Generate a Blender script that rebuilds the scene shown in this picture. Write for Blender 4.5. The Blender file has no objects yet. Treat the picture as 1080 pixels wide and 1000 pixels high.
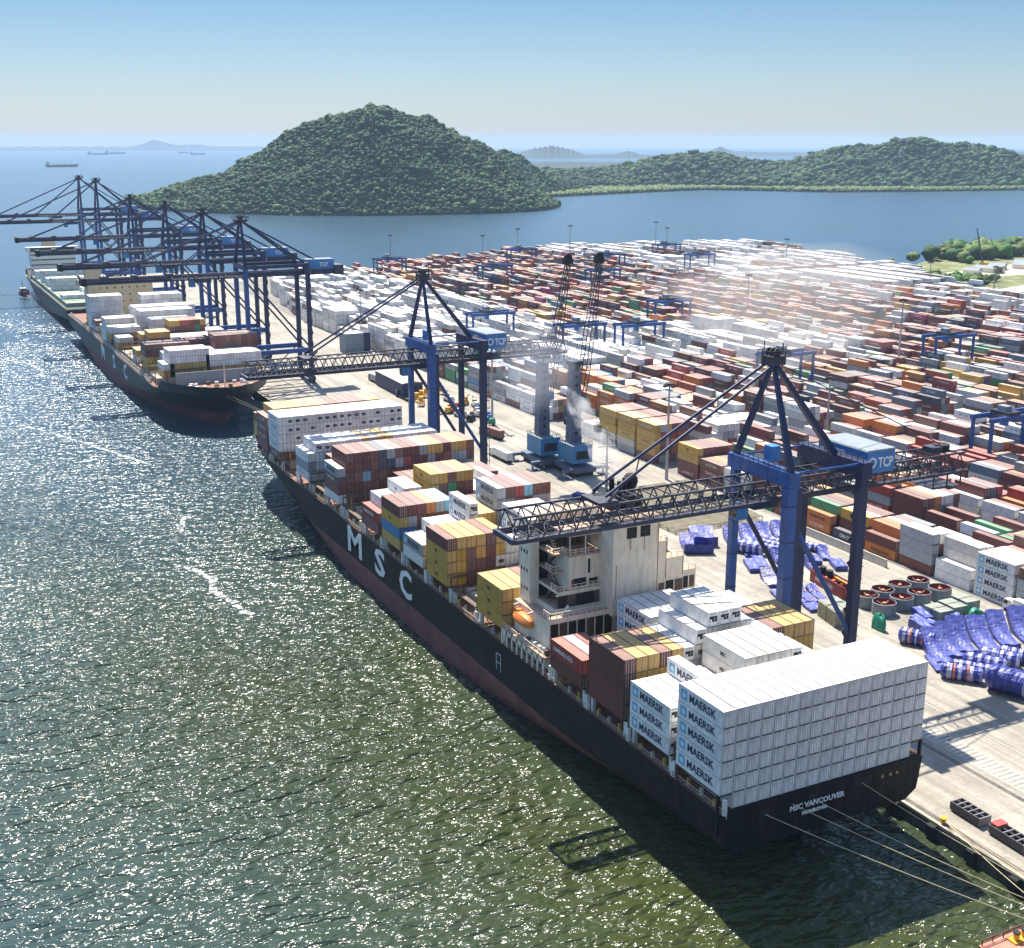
import bpy, bmesh, math, random
import numpy as np
from mathutils import Vector, Matrix
R = math.radians
scene = bpy.context.scene
C = scene.collection
rng = random.Random(7)
ORD = ['first','second','third','fourth','fifth','sixth','seventh','eighth','ninth','tenth','eleventh','twelfth','thirteenth','fourteenth','fifteenth','sixteenth','seventeenth','eighteenth','nineteenth','twentieth']

# ---------------------------------------------------------------- materials
MATS = {}
def nodes_of(name):
    m = bpy.data.materials.new(name); m.use_nodes = True
    nt = m.node_tree; b = nt.nodes['Principled BSDF']
    return m, nt, b
def mat(name, col, rough=0.6, metal=0.0, var=0.25, scale=0.6, dirt=None, dirt_amt=0.0, bump=0.0, bscale=4.0, rnd=0.0, streak=0.45):
    """painted / mineral surface: base colour broken up by two noises, optional dirt colour, per-object jitter"""
    if name in MATS: return MATS[name]
    m, nt, b = nodes_of(name); N = nt.nodes; L = nt.links
    tc = N.new('ShaderNodeTexCoord')
    n1 = N.new('ShaderNodeTexNoise'); n1.inputs['Scale'].default_value = scale; n1.inputs['Detail'].default_value = 6
    L.new(tc.outputs['Object'], n1.inputs['Vector'])
    r1 = N.new('ShaderNodeMapRange'); r1.inputs['From Min'].default_value = 0.3; r1.inputs['From Max'].default_value = 0.7
    r1.inputs['To Min'].default_value = 1 - var; r1.inputs['To Max'].default_value = 1 + var
    L.new(n1.outputs['Fac'], r1.inputs['Value'])
    mx = N.new('ShaderNodeMix'); mx.data_type = 'RGBA'; mx.blend_type = 'MULTIPLY'; mx.inputs[0].default_value = 1
    mx.inputs[6].default_value = (*col, 1); L.new(r1.outputs[0], mx.inputs[7])
    out = mx.outputs[2]
    if rnd:
        oi = N.new('ShaderNodeObjectInfo'); r2 = N.new('ShaderNodeMapRange')
        r2.inputs['To Min'].default_value = 1 - rnd; r2.inputs['To Max'].default_value = 1 + rnd * 0.6
        L.new(oi.outputs['Random'], r2.inputs['Value'])
        m2 = N.new('ShaderNodeMix'); m2.data_type = 'RGBA'; m2.blend_type = 'MULTIPLY'; m2.inputs[0].default_value = 1
        L.new(out, m2.inputs[6]); L.new(r2.outputs[0], m2.inputs[7]); out = m2.outputs[2]
    if dirt:
        n2 = N.new('ShaderNodeTexNoise'); n2.inputs['Scale'].default_value = scale * 2.3; n2.inputs['Detail'].default_value = 8; n2.inputs['Roughness'].default_value = 0.7
        mp = N.new('ShaderNodeMapping'); mp.inputs['Location'].default_value = (13.1, 5.7, 2.2); mp.inputs['Scale'].default_value = (1, 1, streak)
        L.new(tc.outputs['Object'], mp.inputs['Vector']); L.new(mp.outputs[0], n2.inputs['Vector'])
        r3 = N.new('ShaderNodeMapRange'); r3.inputs['From Min'].default_value = 0.5; r3.inputs['From Max'].default_value = 0.72; r3.inputs['To Max'].default_value = dirt_amt
        L.new(n2.outputs['Fac'], r3.inputs['Value'])
        m3 = N.new('ShaderNodeMix'); m3.data_type = 'RGBA'; L.new(r3.outputs[0], m3.inputs[0]); L.new(out, m3.inputs[6]); m3.inputs[7].default_value = (*dirt, 1); out = m3.outputs[2]
    L.new(out, b.inputs['Base Color'])
    b.inputs['Roughness'].default_value = rough; b.inputs['Metallic'].default_value = metal
    if bump:
        n4 = N.new('ShaderNodeTexNoise'); n4.inputs['Scale'].default_value = bscale; n4.inputs['Detail'].default_value = 4
        L.new(tc.outputs['Object'], n4.inputs['Vector'])
        bp = N.new('ShaderNodeBump'); bp.inputs['Strength'].default_value = bump; bp.inputs['Distance'].default_value = 0.1
        L.new(n4.outputs['Fac'], bp.inputs['Height']); L.new(bp.outputs[0], b.inputs['Normal'])
    MATS[name] = m
    return m

RUST = (0.16, 0.06, 0.025)
M_white = mat('white paint', (0.72, 0.71, 0.68), 0.55, var=0.10, dirt=(0.32, 0.2, 0.11), dirt_amt=0.45)
M_cream = mat('cream paint', (0.80, 0.71, 0.55), 0.6, var=0.08, scale=0.5, dirt=(0.36, 0.2, 0.1), dirt_amt=0.5, streak=0.15)
M_black = mat('black hull paint', (0.006, 0.007, 0.009), 0.6, var=0.5, scale=0.35, dirt=(0.045, 0.03, 0.026), dirt_amt=0.7, streak=0.12); M_black.node_tree.nodes['Principled BSDF'].inputs['Specular IOR Level'].default_value = 0.2
M_dark = mat('dark recess', (0.012, 0.012, 0.013), 0.8, var=0.3)
M_boot = mat('red antifouling', (0.16, 0.05, 0.048), 0.75, var=0.35, scale=0.2, dirt=(0.14, 0.07, 0.05), dirt_amt=0.7)
M_deck = mat('brown deck paint', (0.2, 0.085, 0.055), 0.8, var=0.3, dirt=(0.3, 0.2, 0.12), dirt_amt=0.6)
M_hatch = mat('hatch cover paint', (0.42, 0.33, 0.25), 0.75, var=0.25, dirt=RUST, dirt_amt=0.6)
M_rail = mat('rail paint', (0.55, 0.5, 0.4), 0.6, var=0.15)
M_lash = mat('lashing steel', (0.10, 0.065, 0.045), 0.7, var=0.4, dirt=(0.3, 0.2, 0.06), dirt_amt=0.5)
M_lashy = mat('lashing yellow', (0.5, 0.33, 0.05), 0.7, var=0.3, dirt=RUST, dirt_amt=0.6)
M_blue = mat('crane blue', (0.012, 0.072, 0.26), 0.45, var=0.25, scale=0.25, dirt=(0.10, 0.10, 0.12), dirt_amt=0.35)
M_navy = mat('crane dark blue', (0.008, 0.017, 0.07), 0.5, var=0.3, scale=0.3)
M_house = mat('machinery house blue', (0.04, 0.19, 0.45), 0.5, var=0.2, scale=0.3)
M_roofg = mat('grey roof sheet', (0.22, 0.26, 0.29), 0.8, var=0.15)
M_steel = mat('galvanised steel', (0.33, 0.34, 0.36), 0.5, metal=0.3, var=0.2)
M_truss = mat('dark truss steel', (0.03, 0.032, 0.05), 0.55, var=0.4)
M_rubber = mat('black rubber', (0.015, 0.015, 0.016), 0.85, var=0.3)
M_glass = mat('dark glass', (0.01, 0.015, 0.02), 0.1, var=0.1)
M_yel = mat('yellow plant paint', (0.62, 0.33, 0.02), 0.5, var=0.2, rnd=0.1)
M_orange = mat('lifeboat orange', (0.75, 0.22, 0.04), 0.45, var=0.12)
M_green = mat('green tarpaulin', (0.01, 0.22, 0.13), 0.5, var=0.3, bump=0.5, bscale=2)
M_rope = mat('mooring rope', (0.55, 0.45, 0.27), 0.9, var=0.2)
M_tube0 = mat('fire red', (0.4,0.03,0.02), 0.5, var=0.1)
M_letw = mat('white lettering', (0.8, 0.8, 0.78), 0.5, var=0.06)
M_letb = mat('dark blue lettering', (0.012, 0.03, 0.075), 0.5, var=0.05)
M_star = mat('light blue emblem', (0.10, 0.42, 0.66), 0.5, var=0.05)
M_letk = mat('black lettering', (0.015, 0.015, 0.015), 0.5, var=0.05)

# ---------------------------------------------------------------- mesh builder
class MB:
    def __init__(s): s.v = []; s.f = []; s.m = []; s.mats = []
    def mi(s, m):
        if m not in s.mats: s.mats.append(m)
        return s.mats.index(m)
    def poly(s, pts, m):
        b = len(s.v); s.v += [tuple(p) for p in pts]; s.f.append(tuple(range(b, b + len(pts)))); s.m.append(s.mi(m)); return s
    def hexa(s, p, m, top=None):
        """8 corners: bottom loop ccw 0-3, top loop 4-7"""
        b = len(s.v); s.v += [tuple(q) for q in p]; k = s.mi(m); t = k if top is None else s.mi(top)
        for i, q in enumerate(((0,3,2,1),(4,5,6,7),(0,1,5,4),(1,2,6,5),(2,3,7,6),(3,0,4,7))):
            s.f.append(tuple(b + j for j in q)); s.m.append(t if i == 1 else k)
        return s
    def box(s, x0, x1, y0, y1, z0, z1, m, top=None):
        return s.hexa([(x0,y0,z0),(x1,y0,z0),(x1,y1,z0),(x0,y1,z0),(x0,y0,z1),(x1,y0,z1),(x1,y1,z1),(x0,y1,z1)], m, top)
    def beam(s, p, q, w, h, m, w2=None, h2=None):
        p = Vector(p); q = Vector(q); d = (q - p).normalized()
        up = Vector((0,0,1)) if abs(d.z) < 0.95 else Vector((0,1,0))
        a = d.cross(up).normalized(); u = a.cross(d).normalized()
        w2 = w if w2 is None else w2; h2 = h if h2 is None else h2
        P = [p - a*w/2 - u*h/2, p + a*w/2 - u*h/2, p + a*w/2 + u*h/2, p - a*w/2 + u*h/2]
        Q = [q - a*w2/2 - u*h2/2, q + a*w2/2 - u*h2/2, q + a*w2/2 + u*h2/2, q - a*w2/2 + u*h2/2]
        return s.hexa(P + Q, m)
    def tube(s, pts, r, m, n=6, r2=None):
        pts = [Vector(p) for p in pts]; b = len(s.v); k = s.mi(m)
        for i, p in enumerate(pts):
            d = (pts[min(i+1, len(pts)-1)] - pts[max(i-1, 0)]).normalized()
            up = Vector((0,0,1)) if abs(d.z) < 0.95 else Vector((1,0,0))
            a = d.cross(up).normalized(); u = a.cross(d)
            rr = r if r2 is None else r + (r2 - r) * i / (len(pts) - 1)
            for j in range(n):
                t = 2*math.pi*j/n; s.v.append(tuple(p + (a*math.cos(t) + u*math.sin(t))*rr))
        for i in range(len(pts)-1):
            for j in range(n):
                s.f.append((b+i*n+j, b+i*n+(j+1)%n, b+(i+1)*n+(j+1)%n, b+(i+1)*n+j)); s.m.append(k)
        s.f.append(tuple(b+j for j in reversed(range(n)))); s.m.append(k)
        s.f.append(tuple(b+(len(pts)-1)*n+j for j in range(n))); s.m.append(k)
        return s
    def cyl(s, c, r, z0, z1, m, n=16, r2=None, top=None):
        r2 = r if r2 is None else r2; b = len(s.v); k = s.mi(m)
        for z, rr in ((z0, r), (z1, r2)):
            for j in range(n): t = 2*math.pi*j/n; s.v.append((c[0]+rr*math.cos(t), c[1]+rr*math.sin(t), z))
        for j in range(n): s.f.append((b+j, b+(j+1)%n, b+n+(j+1)%n, b+n+j)); s.m.append(k)
        s.f.append(tuple(b+j for j in reversed(range(n)))); s.m.append(k)
        s.f.append(tuple(b+n+j for j in range(n))); s.m.append(k if top is None else s.mi(top))
        return s
    def lathe(s, prof, c, m, n=20):
        b = len(s.v); k = s.mi(m)
        for r, z in prof:
            for j in range(n): t = 2*math.pi*j/n; s.v.append((c[0]+r*math.cos(t), c[1]+r*math.sin(t), z))
        for i in range(len(prof)-1):
            for j in range(n): s.f.append((b+i*n+j, b+i*n+(j+1)%n, b+(i+1)*n+(j+1)%n, b+(i+1)*n+j)); s.m.append(k)
        return s
    def grid(s, fn, nu, nv, m):
        b = len(s.v); k = s.mi(m)
        for i in range(nu+1):
            for j in range(nv+1): s.v.append(tuple(fn(i/nu, j/nv)))
        for i in range(nu):
            for j in range(nv):
                a = b+i*(nv+1)+j; s.f.append((a, a+nv+1, a+nv+2, a+1)); s.m.append(k)
        return s
    def rail(s, pts, h, m, step=2.0, r=0.05):
        pts = [Vector(p) for p in pts]
        for a, b_ in zip(pts, pts[1:]):
            up = Vector((0,0,h)); s.beam(a+up, b_+up, r*2, r*2, m); s.beam(a+up*0.5, b_+up*0.5, r*1.4, r*1.4, m)
            n = max(1, int((b_-a).length/step))
            for i in range(n+1): p = a.lerp(b_, i/n); s.beam(p, p+up, r*2, r*2, m)
        return s
    def mesh(s, name, smooth=False):
        me = bpy.data.meshes.new(name); me.from_pydata(s.v, [], s.f)
        for m in s.mats: me.materials.append(m)
        me.polygons.foreach_set('material_index', s.m)
        if smooth: me.polygons.foreach_set('use_smooth', [True]*len(s.f))
        me.update(); return me
    def build(s, name, parent=None, loc=None, smooth=False):
        return link(name, s.mesh(name, smooth), parent, loc)
def link(name, me, parent=None, loc=None):
    o = bpy.data.objects.new(name, me); C.objects.link(o)
    if parent is not None: o.parent = parent
    if loc is not None: o.location = loc
    return o
def thing(name, label, cat, loc=(0,0,0), rz=0.0, group=None):
    o = bpy.data.objects.new(name, None); C.objects.link(o); o.empty_display_size = 1
    o.location = loc; o.rotation_euler = (0,0,rz); return tag(o, label, cat, group)
def tag(o, label, cat, group=None):
    o['label'] = label; o['category'] = cat
    if group: o['group'] = group
    return o
def struct(o): o['kind'] = 'structure'; return o
def stuff(o, label, cat): o['kind'] = 'stuff'; return tag(o, label, cat)
KIDS = {}
def kids(o): return [c for c in bpy.data.objects if c.parent == o]
def copy_tree(o, label=None, group=None, loc=None, rz=None):
    ch = o.get('_k') and None
    c = o.copy(); C.objects.link(c)
    for k in list(o.children):
        d = k.copy(); C.objects.link(d); d.parent = c
        for g in list(k.children):
            e = g.copy(); C.objects.link(e); e.parent = d
    if label: c['label'] = label
    if group: c['group'] = group
    if loc is not None: c.location = loc
    if rz is not None: c.rotation_euler = (0,0,rz)
    return c

def text_mesh(txt, size, m, depth=0.03, bold=0.0, facing='-x', width=None, align='LEFT'):
    cu = bpy.data.curves.new('lettering', 'FONT'); cu.body = txt; cu.size = size; cu.extrude = depth; cu.offset = bold
    cu.align_x = align; cu.resolution_u = 2
    o = bpy.data.objects.new('lettering_source', cu); C.objects.link(o)
    dg = bpy.context.evaluated_depsgraph_get(); me = bpy.data.meshes.new_from_object(o.evaluated_get(dg))
    bpy.data.objects.remove(o); bpy.data.curves.remove(cu)
    if width:
        xs = [v.co.x for v in me.vertices]; k = width/(max(xs)-min(xs)); x0 = min(xs)
        for v in me.vertices: v.co.x = (v.co.x-x0)*k
    if facing == '-x': M = Matrix(((0,0,-1),(-1,0,0),(0,1,0)))
    elif facing == '-y': M = Matrix(((1,0,0),(0,0,-1),(0,1,0)))
    me.transform(M.to_4x4()); me.materials.clear(); me.materials.append(m); me.update()
    return me

# ---------------------------------------------------------------- camera, world, sun
cam = bpy.data.cameras.new('camera'); camo = bpy.data.objects.new('camera', cam); C.objects.link(camo)
camo.location = (-108.16, -140.21, 117.74); camo.rotation_euler = (R(90-15.08), 0, R(-26.98))
cam.sensor_width = 36; cam.lens = 1295.26/1080*36; cam.clip_start = 1; cam.clip_end = 200000
scene.camera = camo
SUN = Vector((0.09, 0.605, 1.0)).normalized()
EL = math.asin(SUN.z); AZ = math.atan2(SUN.x, SUN.y)
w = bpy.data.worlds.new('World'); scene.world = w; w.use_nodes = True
nt = w.node_tree; bg = nt.nodes['Background']; sky = nt.nodes.new('ShaderNodeTexSky')
sky.sky_type = 'NISHITA'; sky.sun_disc = False; sky.sun_elevation = EL; sky.sun_rotation = AZ
sky.altitude = 100; sky.air_density = 1.0; sky.dust_density = 0.6; sky.ozone_density = 2.0
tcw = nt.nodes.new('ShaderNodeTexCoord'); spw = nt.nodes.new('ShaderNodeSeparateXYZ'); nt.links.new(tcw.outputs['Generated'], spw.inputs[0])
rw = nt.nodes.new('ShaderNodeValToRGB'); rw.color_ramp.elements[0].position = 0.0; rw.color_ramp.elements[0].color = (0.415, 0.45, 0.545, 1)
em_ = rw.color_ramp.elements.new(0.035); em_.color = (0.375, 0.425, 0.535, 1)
rw.color_ramp.elements[1].position = 0.35; rw.color_ramp.elements[1].color = (0.9, 0.95, 1.03, 1)  # sky above the view brightened, added fill for shaded faces
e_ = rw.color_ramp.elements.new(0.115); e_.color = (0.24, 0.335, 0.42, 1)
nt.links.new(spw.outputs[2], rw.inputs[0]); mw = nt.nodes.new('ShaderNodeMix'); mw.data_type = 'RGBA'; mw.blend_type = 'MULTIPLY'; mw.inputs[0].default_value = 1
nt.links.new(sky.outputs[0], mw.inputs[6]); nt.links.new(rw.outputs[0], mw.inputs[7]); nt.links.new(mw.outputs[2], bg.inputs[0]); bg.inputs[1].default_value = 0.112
sl = bpy.data.lights.new('sun', 'SUN'); sl.energy = 5.0; sl.angle = R(0.53); sl.color = (1.0, 0.93, 0.82)
so = bpy.data.objects.new('sun', sl); C.objects.link(so); so.rotation_euler = (-SUN).to_track_quat('-Z', 'Y').to_euler()
scene.view_settings.view_transform = 'Standard'; scene.view_settings.look = 'None'; scene.view_settings.gamma = 1
scene.view_settings.exposure = 1.0
scene.cycles.use_denoising = True
scene.cycles.caustics_reflective = False; scene.cycles.caustics_refractive = False; scene.cycles.max_bounces = 6; scene.cycles.diffuse_bounces = 3; scene.cycles.glossy_bounces = 2; scene.cycles.transparent_max_bounces = 8; scene.cycles.volume_bounces = 2

# ---------------------------------------------------------------- sea
def make_sea():
    m, nt, b = nodes_of('sea water'); N = nt.nodes; L = nt.links
    geo = N.new('ShaderNodeNewGeometry')
    def noise(scale, detail, sx=1, sy=1, rot=0.0, rough=0.5):
        mp = N.new('ShaderNodeMapping'); mp.inputs['Scale'].default_value = (sx, sy, 1); mp.inputs['Rotation'].default_value = (0,0,rot)
        L.new(geo.outputs['Position'], mp.inputs['Vector'])
        n = N.new('ShaderNodeTexNoise'); n.inputs['Scale'].default_value = scale; n.inputs['Detail'].default_value = detail; n.inputs['Roughness'].default_value = rough
        L.new(mp.outputs[0], n.inputs['Vector']); return n.outputs['Fac']
    big = noise(0.006, 4, 1, 0.5, 0.3)
    sep = N.new('ShaderNodeSeparateXYZ'); L.new(geo.outputs['Position'], sep.inputs[0])
    # sheltered murky green water along the quay, clearer water off it
    dx = N.new('ShaderNodeMapRange'); dx.inputs['From Min'].default_value = -230; dx.inputs['From Max'].default_value = -10
    L.new(sep.outputs[0], dx.inputs['Value'])
    dy = N.new('ShaderNodeMapRange'); dy.inputs['From Min'].default_value = 430; dy.inputs['From Max'].default_value = 120
    L.new(sep.outputs[1], dy.inputs['Value'])
    mul = N.new('ShaderNodeMath'); mul.operation = 'MULTIPLY'; L.new(dx.outputs[0], mul.inputs[0]); L.new(dy.outputs[0], mul.inputs[1])
    ad = N.new('ShaderNodeMath'); ad.operation = 'ADD'; L.new(mul.outputs[0], ad.inputs[0])
    r = N.new('ShaderNodeMapRange'); r.inputs['From Min'].default_value = 0.3; r.inputs['From Max'].default_value = 0.7; r.inputs['To Min'].default_value = -0.3; r.inputs['To Max'].default_value = 0.3
    L.new(big, r.inputs['Value']); L.new(r.outputs[0], ad.inputs[1]); ad.use_clamp = True
    mx = N.new('ShaderNodeMix'); mx.data_type = 'RGBA'; L.new(ad.outputs[0], mx.inputs[0])
    mx.inputs[6].default_value = (0.021, 0.060, 0.095, 1); mx.inputs[7].default_value = (0.040, 0.052, 0.016, 1)
    L.new(mx.outputs[2], b.inputs['Base Color'])
    b.inputs['Roughness'].default_value = 0.21; b.inputs['IOR'].default_value = 1.33
    h1 = noise(0.15, 2, 1, 1.8, R(20)); h2 = noise(0.44, 2, 0.8, 1.5, R(-10), 0.45)
    m1 = N.new('ShaderNodeMath'); m1.operation = 'MULTIPLY_ADD'; L.new(h1, m1.inputs[0]); m1.inputs[1].default_value = 2.2; 
    m2 = N.new('ShaderNodeMath'); m2.operation = 'MULTIPLY'; L.new(h2, m2.inputs[0]); m2.inputs[1].default_value = 1.0
    L.new(m2.outputs[0], m1.inputs[2])
    bp = N.new('ShaderNodeBump'); bp.inputs['Strength'].default_value = 1.0; bp.inputs['Distance'].default_value = 1.9
    calm = N.new('ShaderNodeMapRange'); calm.inputs['From Min'].default_value = 120; calm.inputs['From Max'].default_value = 1100; calm.inputs['To Min'].default_value = 1.0; calm.inputs['To Max'].default_value = 0.22; L.new(sep.outputs[1], calm.inputs['Value']); gust = N.new('ShaderNodeMapRange'); gust.inputs['From Min'].default_value = 0.35; gust.inputs['From Max'].default_value = 0.65; gust.inputs['To Min'].default_value = 0.62; gust.inputs['To Max'].default_value = 1.12; L.new(noise(0.018, 4, 1, 0.55, R(25)), gust.inputs['Value'])
    cg = N.new('ShaderNodeMath'); cg.operation = 'MULTIPLY'; cg.use_clamp = True; L.new(calm.outputs[0], cg.inputs[0]); L.new(gust.outputs[0], cg.inputs[1]); L.new(cg.outputs[0], bp.inputs['Strength'])
    L.new(m1.outputs[0], bp.inputs['Height']); L.new(bp.outputs[0], b.inputs['Normal'])
    bm = MB(); n = 96; rad = 30000.0; c = (0, 300)
    bm.v = [(c[0], c[1], 0)] + [(c[0]+rad*math.cos(2*math.pi*i/n), c[1]+rad*math.sin(2*math.pi*i/n), 0) for i in range(n)]
    k = bm.mi(m)
    for i in range(n): bm.f.append((0, 1+i, 1+(i+1) % n)); bm.m.append(k)
    struct(bm.build('sea'))
make_sea()
# ---------------------------------------------------------------- quay and yard ground
def make_ground():
    m, nt, b = nodes_of('quay concrete'); N = nt.nodes; L = nt.links
    geo = N.new('ShaderNodeNewGeometry')
    def noise(scale, sx=1, sy=1, det=6):
        mp = N.new('ShaderNodeMapping'); mp.inputs['Scale'].default_value = (sx, sy, 1); L.new(geo.outputs['Position'], mp.inputs['Vector'])
        n = N.new('ShaderNodeTexNoise'); n.inputs['Scale'].default_value = scale; n.inputs['Detail'].default_value = det; n.inputs['Roughness'].default_value = 0.65
        L.new(mp.outputs[0], n.inputs['Vector']); return n.outputs['Fac']
    a = noise(0.05); s = noise(0.35, 1, 0.03); d = noise(0.9)
    r = N.new('ShaderNodeValToRGB'); r.color_ramp.elements[0].position = 0.3; r.color_ramp.elements[0].color = (0.27, 0.245, 0.2, 1)
    r.color_ramp.elements[1].position = 0.7; r.color_ramp.elements[1].color = (0.42, 0.385, 0.32, 1); L.new(a, r.inputs[0])
    def mul(col, fac, lo, hi, f0=0.35, f1=0.65):
        q = N.new('ShaderNodeMapRange'); q.inputs['From Min'].default_value = f0; q.inputs['From Max'].default_value = f1; q.inputs['To Min'].default_value = lo; q.inputs['To Max'].default_value = hi
        L.new(fac, q.inputs['Value']); x = N.new('ShaderNodeMix'); x.data_type = 'RGBA'; x.blend_type = 'MULTIPLY'; x.inputs[0].default_value = 1
        L.new(col, x.inputs[6]); L.new(q.outputs[0], x.inputs[7]); return x.outputs[2]
    col = mul(r.outputs[0], s, 0.66, 1.1); col = mul(col, d, 0.88, 1.08); col = mul(col, noise(0.16, 1, 0.5, 8), 0.55, 1.0, 0.28, 0.42)
    # slab joints
    br = N.new('ShaderNodeTexBrick'); br.offset = 0.0; br.inputs['Scale'].default_value = 1; br.inputs['Mortar Size'].default_value = 0.06; br.inputs['Brick Width'].default_value = 9.0; br.inputs['Row Height'].default_value = 6.5
    br.inputs['Color1'].default_value = (1,1,1,1); br.inputs['Color2'].default_value = (0.93,0.93,0.93,1); br.inputs['Mortar'].default_value = (0.72,0.72,0.72,1)
    L.new(geo.outputs['Position'], br.inputs['Vector'])
    x = N.new('ShaderNodeMix'); x.data_type = 'RGBA'; x.blend_type = 'MULTIPLY'; x.inputs[0].default_value = 1; L.new(col, x.inputs[6]); L.new(br.outputs[0], x.inputs[7])
    L.new(x.outputs[2], b.inputs['Base Color']); b.inputs['Roughness'].default_value = 0.85
    wall = mat('quay wall concrete', (0.07, 0.065, 0.055), 0.9, var=0.5, scale=0.4, dirt=(0.03, 0.035, 0.02), dirt_amt=0.8)
    P = [(44.7,-220),(640,-220),(640,470),(648,600),(690,640),(745,850),(752,965),(560,1020),(440,990),(330,935),(262,895),(200,965),(130,1015),(44.7,1015)]
    def slab(name, P, z, m, wm):
        bm = MB(); bm.poly([(x, y, z) for x, y in P], m)
        for (x0,y0),(x1,y1) in zip(P, P[1:]+P[:1]): bm.poly([(x0,y0,-4),(x1,y1,-4),(x1,y1,z),(x0,y0,z)], wm)
        return struct(bm.build(name))
    slab('quay', P, 3.0, m, wall)
    # darker asphalt of the stacking yard, laid on the slab
    asph = mat('yard asphalt', (0.19, 0.175, 0.155), 0.9, var=0.25, scale=0.06)
    Y = [(136.5,-200),(520,-200),(636,470),(640,590),(684,645),(738,850),(744,955),(560,1008),(440,978),(330,925),(262,885),(200,940),(150,900),(136.5,620)]
    bm = MB(); bm.poly([(x, y, 3.004) for x, y in Y], asph); struct(bm.build('yard_ground'))
    # crane rails, lane lines and the ladder marking
    ln = mat('road marking paint', (0.48, 0.45, 0.38), 0.8, var=0.25, scale=0.5)
    rl = mat('crane rail steel', (0.10, 0.085, 0.07), 0.6, var=0.4)
    bm = MB()
    for x in (46.0, 64.5): bm.box(x-0.5, x+0.5, -200, 1000, 3.0, 3.03, rl)
    struct(bm.build('crane_rail'))
    bm = MB()
    y = -150.0
    while y < 60:
        bm.poly([(67.3,y,3.006),(71.6,y,3.006),(71.6,y+0.55,3.006),(67.3,y+0.55,3.006)], ln); y += 1.25
    for x in (67.0, 71.9, 78.5, 131.5, 134.5): bm.poly([(x-0.12,-180,3.007),(x+0.12,-180,3.007),(x+0.12,700,3.007),(x-0.12,700,3.007)], ln)
    struct(bm.build('road_marking'))
    # curb coping along the quay edge
    cop = mat('coping concrete', (0.4, 0.34, 0.26), 0.85, var=0.3)
    bm = MB(); bm.box(44.55, 45.3, -220, 1015, 2.6, 3.12, cop); struct(bm.build('quay_kerb'))
make_ground()

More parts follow.
